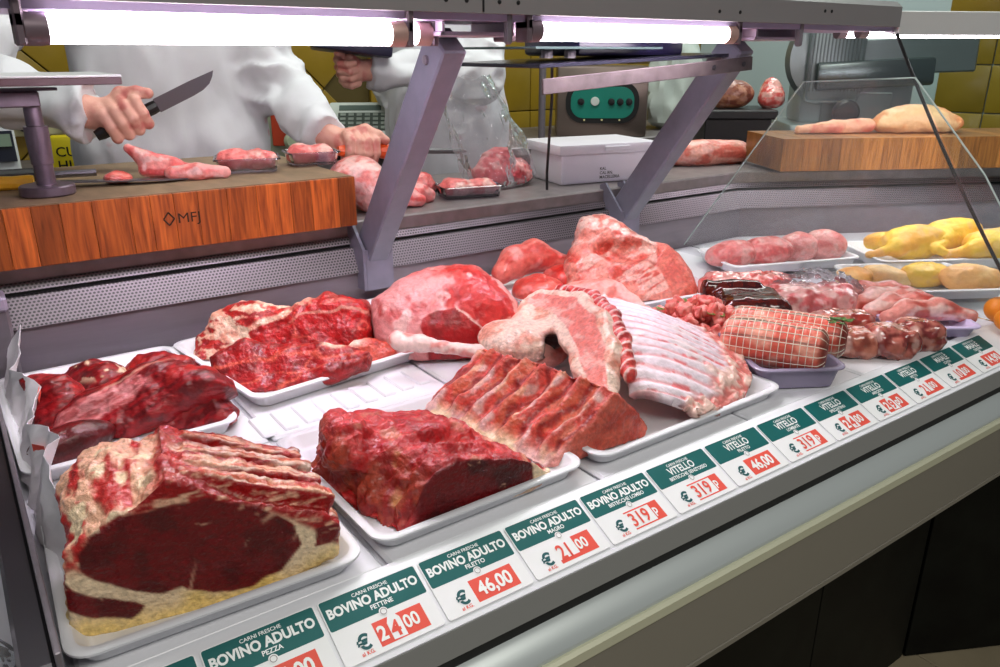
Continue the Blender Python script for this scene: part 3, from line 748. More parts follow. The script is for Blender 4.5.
def disp3(p, n):
    ph = ribphase(p); sl = ss(.5, -.2, n[:, 0]) * ss(.004, .02, p[:, 2]) * ss(.006, .02, p[:, 1])
    return sl * .0058 * np.cos(2 * math.pi * (ph - .52)) + .0022 * fbm(p, 70, 3, 66) + .003 * fbm(p, 28, 2, 67) * ss(.3, .8, n[:, 2])
blob('veal_rib_loin', sdf3, (-.07, -.004, 0), (.155, .228, .09), .0018, col3, MT, disp3, (.502, .603, Z0), R(-2),
     label='veal rib loin with slanted scored ribs and smooth brownish end, beside the open rib cage', cat='meat', group='raw meat on trays')
# --- open veal rib cage: ribbed panel + spine + loin flap
rc = thing('veal_rib_cage', (.76, .74, Z0), 'open veal rib cage with pale curved ribs and red spine, on the wide front tray', 'meat', 'raw meat on trays')
def L3(a, b, t): return np.array(a) + (np.array(b) - np.array(a)) * t
NS, NT = 150, 110
S = np.linspace(0, 1, NS); T = np.linspace(0, 1, NT)
SP = np.array([(.800, .915, .882), (.775, .845, .888), (.735, .765, .886), (.695, .70, .878), (.648, .634, .838)])
OU = np.array([(.905, .675, .848), (.885, .645, .841), (.862, .608, .832), (.800, .582, .826), (.705, .574, .824)])
def pl(A, s):
    k = np.linspace(0, 1, len(A)); q = np.stack([np.interp(s, k, A[:, i]) for i in range(3)], 1)
    return q
def smooth_pl(A, s):
    k = 5; w = np.linspace(-.09, .09, 7); return sum(pl(A, np.clip(s + d, 0, 1)) for d in w) / 7
a_ = smooth_pl(SP, S); b_ = smooth_pl(OU, S)
P = a_[:, None] + (b_ - a_)[:, None] * T[None, :, None]
SS, TT = np.meshgrid(S, T, indexing='ij')
P[..., 2] += .016 * np.sin(np.pi * TT ** .8) - .006 * np.sin(np.pi * SS) * TT
flat_p = P.reshape(-1, 3).astype(np.float32)
q0 = fbm(flat_p, 16, 2, 70); ribs = np.cos(2 * np.pi * (SS * 12.5 + .8 * TT ** 2 + .22 * q0.reshape(SS.shape))).reshape(-1)
q1 = fbm(flat_p, 28, 3, 71); q2 = fbm(st(flat_p, 1, 1, 1), 70, 3, 72)
edge = np.maximum(ss(.72, .84, TT.reshape(-1) + .10 * q1), ss(.07, .0, SS.reshape(-1)))
P[..., 2] += ((.0015 * ribs) * (1 - edge) + .005 * q2 * edge).reshape(NS, NT)
P[..., 2] += (.0012 * q1).reshape(NS, NT)
c = mixc(lin(238, 224, 230), lin(228, 158, 158), ss(.35, 1., -ribs) * .7)
c = mixc(c, lin(238, 226, 224), ss(.2, .7, q1) * .6)
c = mixc(c, lin(220, 92, 92), (ss(.3, .6, q2) * ss(.2, -.6, ribs))[:] * .7)
patch = mixc(lin(224, 140, 132), lin(240, 208, 196), ss(-.3, .3, q2))
c = mixc(c, patch, edge)
nb_ = MB().grid(P, .012)
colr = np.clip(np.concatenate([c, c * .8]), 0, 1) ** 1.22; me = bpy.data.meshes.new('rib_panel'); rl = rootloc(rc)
me.from_pydata([(x - rl.x, y - rl.y, z - rl.z) for x, y, z in nb_.v], [], nb_.f); me.polygons.foreach_set('use_smooth', [True] * len(me.polygons))
at = me.color_attributes.new('col', 'FLOAT_COLOR', 'POINT'); c4 = np.ones((len(colr), 4), np.float32); c4[:, :3] = colr; at.data.foreach_set('color', c4.ravel())
link('rib_panel', me, MTS, rc)
SPo = np.array([(.755, .925, .895), (.75, .845, .905), (.715, .765, .905), (.675, .70, .895), (.633, .640, .876)]) - np.array((.76, .74, Z0))
def sdf_sp(p): return chain(p, SPo + np.array((.018, .0, -.006)), [.011, .0125, .0125, .012, .009], .008)
def col_sp(p, n):
    f = (p[:, 1] * 1.15) / .0165; f = f - np.floor(f); q = fbm(p, 70, 3, 81)
    c_ = mixc(lin(196, 40, 44), lin(224, 92, 84), ss(-.3, .4, q)); return mixc(c_, lin(240, 206, 200), ss(.17, .07, np.minimum(f, 1 - f)))
blob('spine', sdf_sp, (-.2, -.16, 0), (.1, .25, .16), .0022, col_sp, MT, lambda p, n: .0015 * fbm(p, 90, 2, 3) + .0012 * np.cos(2 * math.pi * p[:, 1] * 1.15 / .0165), (.76, .74, Z0), 0, rc)
LP = SPo + np.array((-.024, .0, -.024))
def sdf_lf(p):
    d = chain(p, LP, [.028, .034, .036, .032, .018], .02); cn = np.array((-.52, -.30, .80), np.float32); k_ = chain(p, LP, [0, 0, 0, 0, 0]) * 0
    yl = np.interp(p[:, 1], LP[::-1, 1], LP[::-1, 0]); zl = np.interp(p[:, 1], LP[::-1, 1], LP[::-1, 2]); d = smax(d, (p[:, 0] - yl) * -.55 + (p[:, 2] - zl) * .83 - .017, .004)
    d = smin(d, ell(p, (-.115, .125, .045), (.052, .06, .030), R(35)), .02)
    d = smin(d, ell(p, (-.05, .17, .035), (.05, .045, .035), R(20)), .02)
    d = smax(d, -ell(p, (-.090, .075, .045), (.018, .028, .016), R(40)), .006)
    return np.maximum(d, -p[:, 2] - .0)
def col_lf(p, n):
    q = fbm(p, 45, 3, 91); s = fbm(st(p, 1, .5, 1), 80, 3, 92)
    dcore = chain(p, LP + np.array((-.009, 0, .014)), [.008, .012, .014, .012, .005], .01)
    c_ = mixc(lin(246, 220, 204), lin(234, 172, 152), ss(-.1, .6, q))
    top = ss(.75, .9, n[:, 2] * .83 - n[:, 0] * .55)
    cc = mixc(lin(236, 148, 138), lin(244, 190, 180), ss(-.1, .5, s)); inner = ss(.006, .0045, dcore + .002 * q) * top
    c_ = mixc(c_, cc, inner)
    hole = ss(.010, .0, ell(p, (-.090, .075, .045), (.018, .028, .016), R(40)))
    return mixc(c_, lin(60, 14, 14), hole)
blob('loin_flap', sdf_lf, (-.2, -.13, 0), (.06, .24, .125), .0024, col_lf, MT, lambda p, n: .0025 * fbm(p, 45, 3, 95), (.76, .74, Z0), 0, rc)
# --- shank bone lying behind the veal loin
bn = np.array([(.50, .955, .852), (.52, .935, .852), (.545, .915, .846), (.585, .885, .84), (.64, .86, .838)]) - np.array((.56, .90, Z0))
def sdf_b(p):
    d = chain(p, bn, [.0135, .012, .0085, .0095, .017], .006); d = smin(d, ell(p, bn[0] + (-.004, .008, .002), (.012, .012, .014)), .006)
    d = smin(d, ell(p, bn[0] + (.0, -.008, .0), (.011, .011, .012)), .006); return smin(d, ell(p, (.105, -.045, .022), (.055, .035, .024), R(-20)), .02)
blob('veal_shank', sdf_b, (-.1, -.1, -.0), (.17, .1, .07), .0022,
     lambda p, n: mixc(mixc(lin(240, 214, 206), lin(226, 150, 142), ss(-.1, .5, fbm(p, 50, 3, 5))), lin(206, 92, 80), ss(.02, .09, p[:, 0] + .02 * fbm(p, 40, 2, 6)) * .55),
     MTS, lambda p, n: .001 * fbm(p, 80, 2, 2), (.56, .90, Z0), 0, label='pale veal shank bone with round knuckle pointing at the beef rump', cat='meat', group='raw meat on trays')
# --- lumps modelled from a front outline, leaning back by k, with their own thickness
HDV = np.array((.57749, .81638, 0.)); RVV = np.array((.81638, -.57751, 0.))
def slabm(name, P0, k, poly, T, fb, r, cl, m, dsp, label, h=.0024, extra=None, group='raw meat on trays', yaw=0.):
    W = HDV * k + np.array((0, 0, 1.)); W /= np.linalg.norm(W); N = np.cross(RVV, W); N = -N if N @ HDV < 0 else N
    W, N, U_ = W.astype(np.float32), N.astype(np.float32), RVV.astype(np.float32)
    half = (T + fb) / 2; vc = (T - fb) / 2
    def sd(p):
        u, w, v = p @ U_, p @ W, p @ N - vc
        a = poly2(u, w, poly) + r - .003; b = np.abs(v) - half + r
        d = np.minimum(np.maximum(a, b), 0) + np.hypot(np.maximum(a, 0), np.maximum(b, 0)) - r
        if extra is not None: d = extra(p, u, w, v, d)
        return np.maximum(d, -p[:, 2])
    def col(p, n): return cl(p @ U_, p @ W, p, n, ss(.35, -.05, n @ N))
    pr = np.array([a_ * RVV + b_ * W + c_ * N for a_, b_ in poly for c_ in (-fb, T)]); lo = pr.min(0) - .004; hi = pr.max(0) + .004; lo[2] = 0
    return blob(name, sd, lo, hi, h, col, m, dsp, P0, 0, label=label, cat='meat', group=group)
# --- round beef rump
RUMP = [(-.1138, .1112), (-.0739, .1442), (-.0262, .1684), (.0258, .174), (.0537, .1684), (.0885, .1442), (.1159, .1112), (.1226, .0822), (.1088, .0572), (.0818, .0291), (.0618, .0151), (.0284, .0064), (-.0182, .0013), (-.0686, .0082), (-.1001, .0396), (-.112, .0751)]
RCUT = [(-.0266, .0608), (-.0066, .0751), (.0221, .084), (.075, .0502), (.1257, .0679), (.1222, .0502), (.0818, .0156), (.0284, -.02), (-.0183, -.02), (-.0207, .0291), (-.0297, .0502)]
RRED = [(-.0261, .1628), (.0259, .1684), (.0816, .1442), (.1259, .1039), (.1308, .0786), (.1223, .0643), (.075, .0502), (.0238, .0858), (-.0071, .093), (.0196, .1294)]
def c_rump(u, w, p, n, fr):
    q = fbm(p, 18, 4, 101); s = fbm(st(p, 1, 1, .5), 70, 3, 102); wu = u + .005 * q; ww = w + .005 * fbm(p, 30, 3, 103)
    c = mixc(lin(226, 160, 158), lin(202, 88, 86), ss(-.15, .5, q + .35 * s)); c = mixc(c, lin(242, 216, 210), ss(.2, .6, fbm(st(p, 1, 1, .4), 46, 4, 106)) * .65)
    red = mixc(lin(210, 66, 62), lin(192, 40, 40), ss(-.3, .4, s)); red = mixc(red, lin(240, 190, 184), ss(.45, .6, fbm(p, 34, 3, 104)) * .8)
    c = mixc(c, red, ss(.008, -.006, poly2(wu, ww, RRED) + .012 * s)); c = mixc(c, lin(204, 70, 62), ss(.12, .15, w + .03 * q) * .55)
    ck = mixc(lin(180, 22, 28), lin(152, 12, 18), ss(-.3, .4, s)); c = mixc(c, ck, ss(.0012, -.0012, poly2(wu, ww, RCUT)))
    ln = ss(.0022, .0008, np.abs((wu - .024) * .56 + (ww - .083) * .83)) * ss(.02, .026, u) * ss(.082, .074, u); c = mixc(c, lin(240, 200, 190), ln * .9)
    return mixc(c, lin(236, 178, 120), ss(.03, .06, (p @ HDV.astype(np.float32)) - .07) * ss(-.02, -.05, u) * .7)
slabm('beef_rump', (.5594, .9484, Z0), .75, RUMP, .115, .022, .066, c_rump, MTS, lambda p, n: .0022 * fbm(p, 28, 3, 9) + .0007 * fbm(p, 120, 2, 4), 'large rounded beef rump with pale membrane and a bright red cut, against the steel back', .0026)
# --- red chuck with fatty shoulder, and the flat piece before it
CHK = [(-.1774, .0123), (-.1731, .0337), (-.1595, .0463), (-.15, .0732), (-.1114, .0913), (-.0829, .0931), (-.0254, .0841), (.0027, .0985), (.0312, .104), (.0815, .0949), (.0926, .0768), (.095, .0445), (.09, .01), (.07, -.02), (-.1461, -.0261), (-.171, -.0126)]
CCUT = [(-.0861, .0355), (-.0425, .0588), (-.0074, .0786), (.0317, .0859), (.0816, .0895), (.12, .0732), (.12, .0), (.0195, -.03), (-.0513, -.03), (-.073, .0159)]
def c_chuck(u, w, p, n, fr):
    q = fbm(p, 30, 4, 111); s = fbm(p, 80, 3, 112); wu = u + .004 * q; ww = w + .004 * fbm(p, 44, 2, 113)
    red = mixc(lin(200, 34, 36), lin(168, 18, 24), ss(-.3, .5, s)); red = mixc(red, lin(232, 116, 98), ss(.05, .0, np.abs(fbm(p, 15, 2, 116))) * .75)
    fat = mixc(lin(244, 220, 196), lin(236, 180, 156), ss(-.3, .4, s)); m = ss(-.12, .06, fbm(st(p, 1, 1, 2.4), 44, 4, 117)); c = mixc(mixc(lin(206, 62, 54), lin(176, 34, 34), ss(-.3, .3, s)), fat, m * .9)
    rim = ss(.014, .006, poly2(wu, ww, CCUT)) * ss(-.02, .03, -u - .02) ; c = mixc(c, fat, rim * .9); top = ss(-.02, .02, u) ; c = mixc(c, red, top * .8)
    c = mixc(c, red, ss(.001, -.001, poly2(wu, ww, CCUT))); return mixc(c, fat, ss(.0035, .001, np.abs(poly2(wu, ww, CCUT) + .012)) * ss(-.01, .03, w - .05) * .5)
slabm('beef_chuck', (.40, 1.085, Z0), .5, CHK, .105, .010, .030, c_chuck, MT, lambda p, n: .0040 * fbm(p, 34, 3, 9) + .0012 * fbm(p, 120, 2, 4), 'bright red beef chuck with white fatty shoulder at its left, back row')
SLB = [(-.1208, .0501), (-.0739, .0804), (-.0252, .0702), (.0379, .0719), (.0763, .0652), (.1021, .0568), (.1001, .0402), (.0551, .0173), (-.0328, -.004), (-.0632, -.008), (-.0871, .010), (-.1143, .0303)]
def c_slab(u, w, p, n, fr):
    q = fbm(p, 34, 3, 121); s = fbm(p, 75, 3, 122); c = mixc(lin(184, 28, 32), lin(150, 14, 20), ss(-.3, .5, s)); c = mixc(c, lin(230, 120, 96), ss(.06, .0, np.abs(fbm(st(p, .5, 1, 1), 20, 3, 125))) * .8)
    c = mixc(c, lin(228, 110, 90), ss(.004, .001, np.abs(w - .046 - .1 * u + .008 * q)) * .8); return mixc(c, lin(244, 214, 190), ss(.008, .003, np.hypot((u - .055) * .35, w - .068)) * .9)
slabm('beef_slab', (.338, .984, Z0), .9, SLB, .035, .006, .014, c_slab, MT, lambda p, n: .0035 * fbm(p, 45, 3, 9), 'flat dark red beef slab lying along the tray edge before the chuck')
SLR = [(-.061, .0192), (-.0464, .0351), (-.0157, .0386), (.0122, .028), (.0145, .0105), (-.0206, -.0104), (-.05, -.008)]
slabm('beef_offcut', (.492, 1.0, Z0), .7, SLR, .05, .006, .012, lambda u, w, p, n, fr: mixc(mixc(lin(214, 96, 78), lin(190, 48, 42), ss(-.3, .3, fbm(p, 50, 3, 127))), lin(244, 214, 196), ss(-.02, -.045, u) * ss(.02, .03, w)), MT, lambda p, n: .003 * fbm(p, 50, 3, 128), 'small beef offcut with a white fat tip at the right end of the flat slab')
# --- dark muscles on the back left tray
def c_mus(seed, mem=None, fatm=0.):
    def f(u, w, p, n, fr):
        q = fbm(p, 24, 3, 131 + seed); g = np.stack([u * .8 + w * .6, (w * .8 - u * .6) * 4, p @ HDV.astype(np.float32)], 1).astype(np.float32); s = fbm(g, 60, 3, 132 + seed)
        c = mixc(lin(166, 26, 36), lin(124, 10, 22), ss(-.3, .5, s)); c = mixc(c, lin(204, 66, 60), ss(.25, .7, q) * .6)
        if mem is not None:
            wu = u + .004 * q; c = mixc(c, mixc(lin(226, 158, 158), lin(204, 112, 112), ss(-.3, .4, s)), ss(.002, -.002, poly2(wu, w + .003 * s, mem)) * .9)
            c = mixc(c, lin(234, 190, 170), ss(.004, .0, np.abs(w - .55 * u - .074 + .004 * q)) * ss(-.03, .0, u) * ss(.07, .03, u) * .7)
        if fatm: c = mixc(c, FAT, ss(.1, .3, fbm(st(p, 1, 1, 2), 42, 3, 140 + seed)) * fatm * ss(.01, .025, w))
        return c
    return f
dmus = lambda sd_: (lambda p, n: .004 * fbm(p, 24, 2, 7 + sd_) + .0016 * fbm(p, 90, 3, 9 + sd_))
M8A = [(-.074, .0103), (-.0689, .0318), (-.0515, .0536), (-.0122, .0757), (.0157, .0949), (.0453, .1046), (.0839, .0949), (.106, .0917), (.1226, .0821), (.1302, .0693), (.1183, .0602), (.0713, .0404), (.0327, .0105), (.0245, .0034), (-.0132, -.002), (-.0496, -.0078), (-.0603, .0012)]
M8M = [(-.0785, .0063), (-.0622, .0287), (-.0412, .0473), (-.0045, .0662), (.0238, .0821), (.0375, .0725), (.0229, .0473), (-.0046, .0287), (-.0497, -.0092)]
slabm('beef_muscle', (.1041, .9690, Z0), .8, M8A, .065, .012, .026, c_mus(1, M8M), MTF, dmus(1), 'long dark beef muscle with a pale silvery membrane strip, back left tray')
slabm('beef_muscle', (.1869, .9409, Z0), .6, [(-.0678, .0024), (-.0219, .0425), (.0268, .0549), (.0403, .0394), (.0504, .027), (.0512, .0147), (.0123, -.0046), (-.0184, -.0046)], .045, .004, .016, c_mus(2), MTF, dmus(2), 'small lean beef muscle in front of the membrane-striped one')
slabm('beef_muscle', (.0429, 1.0252, Z0), .8, [(-.0503, .0714), (-.0271, .0778), (-.0023, .0762), (.0134, .0683), (.022, .0464), (.0188, .0279), (.0193, .0036), (.0005, -.0024), (-.012, .0057), (-.0304, .0333), (-.0411, .0558)], .05, .006, .018, c_mus(3), MTF, dmus(3), 'dark beef lump at the far left beside the folded paper')
slabm('beef_muscle', (.10, 1.14, Z0), .6, [(-.0519, .0154), (-.0302, .04), (.0005, .047), (.0252, .0435), (.0444, .0259), (.0352, -.0049), (-.0107, -.0124), (-.0394, -.0159)], .08, .006, .024, c_mus(4, None, .9), MTF, dmus(4), 'dark beef lump with fat flecks at the back corner of the left tray')
slabm('beef_muscle', (.205, 1.115, Z0), .6, [(-.0689, .0065), (-.0631, .021), (-.0504, .0392), (-.0147, .0447), (.0221, .0356), (.0328, .0137), (.0252, -.0143), (-.0549, -.0143)], .08, .006, .026, c_mus(5), MTF, dmus(5), 'smooth brown-red beef muscle beside the fatty chuck')
# --- pork pieces
def pork(name, loc, rz, sd, lo, hi, label, c1=(230, 128, 116), c2=(214, 88, 78), fat=.4, seed=0, h=.0026, dsp=.002, m=None):
    def cl(p, n):
        q = fbm(p, 22 if hi[0] > .1 else 60, 3, 151 + seed); s = fbm(st(p, .4, 1, 1), 70, 3, 152 + seed)
        c = mixc(lin(*c1), lin(*c2), ss(-.3, .5, s)); return mixc(c, MEMB, ss(.2, .6, q) * fat)
    return blob(name, lambda p: np.maximum(sd(p), -p[:, 2]), lo, hi, h, cl, m or MTS, lambda p, n: dsp * fbm(p, 40, 3, 9 + seed), loc, rz, label=label, cat='meat', group='raw meat on trays')
pork('beef_muscle', (.066, .948, Z0), R(20), lambda p: smin(ell(p, (0, 0, .018), (.048, .022, .022)), ell(p, (-.02, .008, .016), (.03, .02, .02)), .01), (-.06, -.04, 0), (.06, .045, .05), 'very dark beef lump tucked between the rib roast and the membrane-striped muscle', (116, 14, 22), (84, 6, 14), .0, 81)
pork('pork_fillet', (.925, 1.215, Z0), 0, lambda p: chain(p, np.array([(-.062, -.005, .035), (-.03, .0, .052), (.02, 0, .058), (.075, -.03, .040)]), [.022, .028, .029, .018], .02), (-.1, -.06, 0), (.105, .04, .09), 'curved pink pork fillet on top of the small pieces behind the rump', seed=1)
pork('pork_piece', (.955, 1.13, Z0), 0, lambda p: smin(ell(p, (0, 0, .028), (.05, .036, .03)), ell(p, (.02, -.01, .03), (.03, .025, .022)), .01), (-.06, -.05, 0), (.06, .045, .065), 'red pork piece with a white sinew under the curved fillet', (216, 72, 58), (196, 50, 42), .2, 2)
pork('pork_piece', (.865, 1.10, Z0), 0, lambda p: ell(p, (0, 0, .026), (.05, .04, .03), R(-30)), (-.06, -.06, 0), (.06, .06, .06), 'smooth pink pork piece wedged beside the beef rump', (226, 110, 96), (206, 78, 68), .2, 3)
LOIN = [(-.1668, .082), (-.154, .1132), (-.1366, .1342), (-.1383, .1554), (-.1302, .1822), (-.1034, .1875), (-.0842, .1848), (-.0515, .1661), (-.0143, .1448), (.0085, .1289), (.032, .1237), (.0542, .1027), (.0749, .0666), (.0837, .031), (.0754, .012), (.0371, -.004), (-.0301, -.006), (-.09, -.004), (-.1562, .02)]
LEND = [(.013, .1287), (.0319, .1256), (.0572, .1057), (.0799, .0666), (.0878, .031), (.0756, .0085), (.0373, -.01), (.025, .026), (.0091, .0666), (.0068, .1027)]
LRDG = [(-.1402, .1922), (-.0842, .1948), (.0085, .1359), (.0068, .1027), (-.0302, .1184), (-.0856, .1554), (-.1052, .1448), (-.1413, .1501)]
tray(1.07, 1.085, .26, .335, .024, R(-8), 'white plastic tray under the tall pork loin and the pale pork piece', z=.806)
def c_loin(u, w, p, n, fr):
    q = fbm(p, 26, 3, 161); s = fbm(p, 70, 3, 162); wu = u + .005 * q; ww = w + .005 * fbm(p, 40, 3, 165)
    c = mixc(lin(234, 156, 140), lin(214, 92, 76), ss(-.2, .5, q + .3 * s)); g = np.stack([(u + w) * .5, (w - .6 * u) * 2.5, p[:, 1]], 1).astype(np.float32)
    c = mixc(c, lin(244, 206, 192), ss(.0, .45, fbm(g, 34, 3, 163)) * .7); c = mixc(c, lin(196, 70, 52), ss(.004, -.004, np.abs(w - .105 + .5 * (u + .06)) - .004 + .006 * q) * ss(-.12, -.08, u) * .6)
    c = mixc(c, mixc(lin(246, 214, 200), lin(226, 140, 124), ss(-.2, .5, s)), ss(.003, -.003, poly2(wu, ww, LRDG)))
    return mixc(c, mixc(lin(230, 132, 114), lin(220, 112, 96), ss(-.3, .4, s)), ss(.0015, -.0015, poly2(u + .002 * q, w, LEND)))
def x_loin(p, u, w, v, d):   # hollow along the bone side, a clean cut at the right end
    return smax(d, -ell(np.stack([u, w, v], 1), (-.05, .105, -.062), (.06, .022, .03)), .012)
slabm('pork_loin', (1.0402, .9671, .8125), .8, LOIN, .12, .006, .030, c_loin, MT, lambda p, n: .0045 * fbm(p, 34, 3, 9) * ss(.012, .0, (p @ RVV.astype(np.float32)) - .0), 'tall bone-in pork loin with pink cut end, near the second slanted post', .0026, x_loin)
M11 = [(-.1628, .0087), (-.1362, .0184), (-.1045, .0477), (-.0591, .0701), (.0041, .0776), (.0305, .0676), (.0599, .0379), (.0799, .0087), (.0617, -.006), (-.0174, -.006), (-.1056, -.006)]
def c_m11(u, w, p, n, fr):
    q = fbm(p, 22, 3, 171); s = fbm(st(p, .4, 1, 1), 70, 3, 172); return mixc(mixc(lin(240, 172, 160), lin(228, 128, 116), ss(-.3, .5, s + .4 * q)), lin(246, 214, 206), ss(.1, .5, q) * .6)
slabm('pork_piece', (.908, .9588, .8115), .9, M11, .05, .010, .024, c_m11, MTS, lambda p, n: .0025 * fbm(p, 36, 3, 9), 'pale pink flat pork piece lying before the tall loin', .0026)
# --- dice of veal for stew in a low tray
tray(.950, .812, .245, .165, .030, R(-18), 'low plastic tray full of diced veal and green pieces', m=mat('dark_tray', (90, 82, 84), .35), group='plastic tubs')
def chunk_mesh(k):
    rs = np.random.RandomState(k)
    hh = rs.uniform(.0075, .0112, 3)
    P_, F_ = surfnet(lambda p: rbox(p, (0, 0, 0), hh, .0045), (-.014,) * 3, (.014,) * 3, .0025)
    q = fbm(P_.astype(np.float32), 90, 2, 170 + k); P_ = P_ * (1 + .25 * q[:, None])
    c = mixc(lin(238, 150, 138), lin(222, 92, 84), ss(-.4, .4, fbm(P_, 150, 2, 175 + k)) ); return mesh_np('veal_dice', P_, F_, c)
CH = [chunk_mesh(k) for k in range(5)]
for m_ in CH: m_.materials.append(MTS)
rng = random.Random(5)
GM = mat('pepper_green', (96, 120, 40), .4); gmesh = None
for i in range(150):
    lay = 0 if i < 55 else 1 if i < 105 else 2 if i < 135 else 3
    rr = [1, .95, .75, .45][lay]; u = rng.uniform(-1, 1) * .104 * rr; v = rng.uniform(-1, 1) * .064 * rr
    ca, sa = math.cos(R(-18)), math.sin(R(-18))
    o = bpy.data.objects.new('veal_dice', CH[i % 5]); COL.objects.link(o)
    o.location = (.950 + u * ca - v * sa, .812 + u * sa + v * ca, .818 + lay * .013 + rng.uniform(0, .004)); o.rotation_euler = (rng.uniform(0, 6), rng.uniform(0, 6), rng.uniform(0, 6))
    tags(o, 'pink veal dice in the stew tray behind the netted roasts', 'meat', 'diced veal in the stew tray')
def leaf(loc, rz, s, m, parent=None, tilt=.3, name='herb', **tg):
    L_, W_ = s, s * .45
    P_ = [[(L_ * (u - .5), W_ * (v - .5) * math.sin(math.pi * min(max(u, .08), .95)) ** .7, tilt * L_ * (u - .5) ** 2 + .25 * W_ * abs(v - .5)) for v in (0, .25, .5, .75, 1)] for u in np.linspace(0, 1, 7)]
    mb = MB().grid(P_, .0008); Mr = rotz(rz); mb.v = [tuple(Mr @ Vector(q) + Vector(loc)) for q in mb.v]
    return build(name, mb, m, parent, None if parent else loc, **tg)
for i in range(11):
    u = rng.uniform(-.09, .09); v = rng.uniform(-.055, .055)
    o = leaf((.950 + u * ca - v * sa, .812 + u * sa + v * ca, .866 - 1.2 * (abs(u) * .12 + abs(v) * .1)), rng.uniform(0, 6), .018, GM, name='green_pepper_strip')
    tags(o, 'small green pepper strip among the diced veal', 'pepper', 'green strips in the stew tray')
# --- netted roasts
net_m = mat('cotton_net', (226, 214, 196), .7)
def netted(a, b, r, label, seed):
    a = np.array(a); b = np.array(b); c0 = (a + b) / 2; d = b - a; ln = np.linalg.norm(d); rz = math.atan2(d[1], d[0])
    t = thing('netted_roast', (c0[0], c0[1], c0[2] - r), label, 'meat', 'netted roasts')
    def prof(x):  # radius along the axis
        u = np.clip(np.abs(x) / (ln / 2), 0, 1); return r * (1 - .10 * u ** 2) * np.sqrt(np.clip(1 - np.clip((u - .80) / .23, 0, 1) ** 2.2, 0.02, 1))
    def bulge(x, an): return 1 + .022 * np.abs(np.sin(np.pi * x / .0095)) + .022 * np.abs(np.sin(an * 7))
    def sd(p):
        x = p[:, 0]; rad = np.hypot(p[:, 1], p[:, 2]); an = np.arctan2(p[:, 2], p[:, 1])
        return np.maximum((rad - prof(x) * bulge(x, an)) * .8, np.abs(x) - ln / 2)
    def cl(p, n):
        q = fbm(p, 30, 3, 181 + seed); c = mixc(lin(224, 112, 94), lin(240, 176, 156), ss(-.2, .5, q)); an = np.arctan2(p[:, 2], p[:, 1])
        c = mixc(c, lin(60, 84, 44), ss(.10, .03, np.abs(an - 1.75 + .2 * q)) * .8); c = mixc(c, lin(90, 84, 82), ss(.05, .02, np.abs(an - 2.6)) * .6)
        return mixc(c, lin(120, 40, 28), ss(.40, .47, p[:, 0] / ln) * .8)
    blob('roast', sd, (-ln / 2, -r * 1.1, -r * 1.1), (ln / 2, r * 1.1, r * 1.1), .0022, cl, MTS, None, tuple(c0), rz, t)
    mb = MB(); ca_, sa_ = math.cos(rz), math.sin(rz)
    def W(x, an):
        k = float(prof(np.array([x]))[0]) * (1.006 + .024 * abs(math.sin(math.pi * x / .0095)) + .024 * abs(math.sin(an * 7))); y = k * math.cos(an); z = k * math.sin(an)
        return (c0[0] + x * ca_ - y * sa_, c0[1] + x * sa_ + y * ca_, c0[2] + z)
    n = int(ln * .9 / .0095)
    for i in range(-n // 2, n // 2 + 1):
        if abs(i * .0095) < ln * .47: mb.tube([W(i * .0095, k * 2 * math.pi / 56) for k in range(56)], .0007, 4, closed=True)
    for k in range(14):
        mb.tube([W(x, k * math.pi / 7) for x in np.linspace(-ln * .49, ln * .49, 70)], .0007, 4)
    build('net', mb, net_m, t)
    return t
netted((.900, .700, .856), (.972, .572, .848), .034, 'netted rolled roast nearest the price tags, with a green herb line', 1)
netted((.962, .735, .854), (1.042, .586, .846), .032, 'netted rolled roast behind the other, herbs at its dark end', 2)
hg = mat('herb_green', (70, 104, 36), .5)
hb = thing('herb_sprig', (1.03, .597, .878), 'small green herb sprig on the end of the netted roasts', 'herb')
for i in range(9): leaf((1.03 + rng.uniform(-.02, .02), .597 + rng.uniform(-.012, .012), .878 + rng.uniform(0, .004)), rng.uniform(0, 6), .016, hg, hb, name='leaf')
clear = glass_mat('clear_plastic', (225, 225, 235), .10, .15)
tray(.970, .650, .135, .175, .034, R(-30), 'clear plastic tub with ribbed sides under the netted roasts', m=mat('grey_clear_tub', (150, 140, 165), .25), name='plastic_tub', group='plastic tubs')
# --- film-wrapped pieces
def wrapped(name, loc, rz, ells, label, c1, c2, seed, h=.0028, dsp=.005, film_glare=.35, m=None):
    def sd(p):
        d = None
        for c, r in ells:
            e = rbox(p, c, r, min(r) * .8); d = e if d is None else smin(d, e, .008)
        return np.maximum(d, -p[:, 2])
    def cl(p, n):
        q = fbm(p, 34, 3, 191 + seed); s = fbm(p, 80, 3, 192 + seed); c = mixc(lin(*c1), lin(*c2), ss(-.3, .4, s)); return mixc(c, lin(240, 214, 204), ss(.2, .5, q) * film_glare)  # pale blotches paint the film's white reflections into the colour
    lo = np.min([np.array(c) - np.array(r) for c, r in ells], axis=0); hi = np.max([np.array(c) + np.array(r) for c, r in ells], axis=0); lo[2] = 0
    return blob(name, sd, lo, hi, h, cl, m or WRAP, lambda p, n: dsp * fbm(p, 42, 3, 195 + seed), loc, rz, label=label, cat='meat', group='wrapped meat on the deck')
wrapped('wrapped_shank', (1.115, .625, DZ), R(-38), [((0, 0, .02), (.042, .03, .022))], 'film-wrapped brown meat cut right of the netted roasts', (176, 96, 80), (210, 140, 118), 1, film_glare=.5)
wrapped('wrapped_shank', (1.165, .585, DZ), R(-34), [((0, 0, .022), (.04, .03, .024))], 'film-wrapped dark meat cut above the 29 price tag', (150, 66, 60), (200, 124, 110), 2, film_glare=.5)
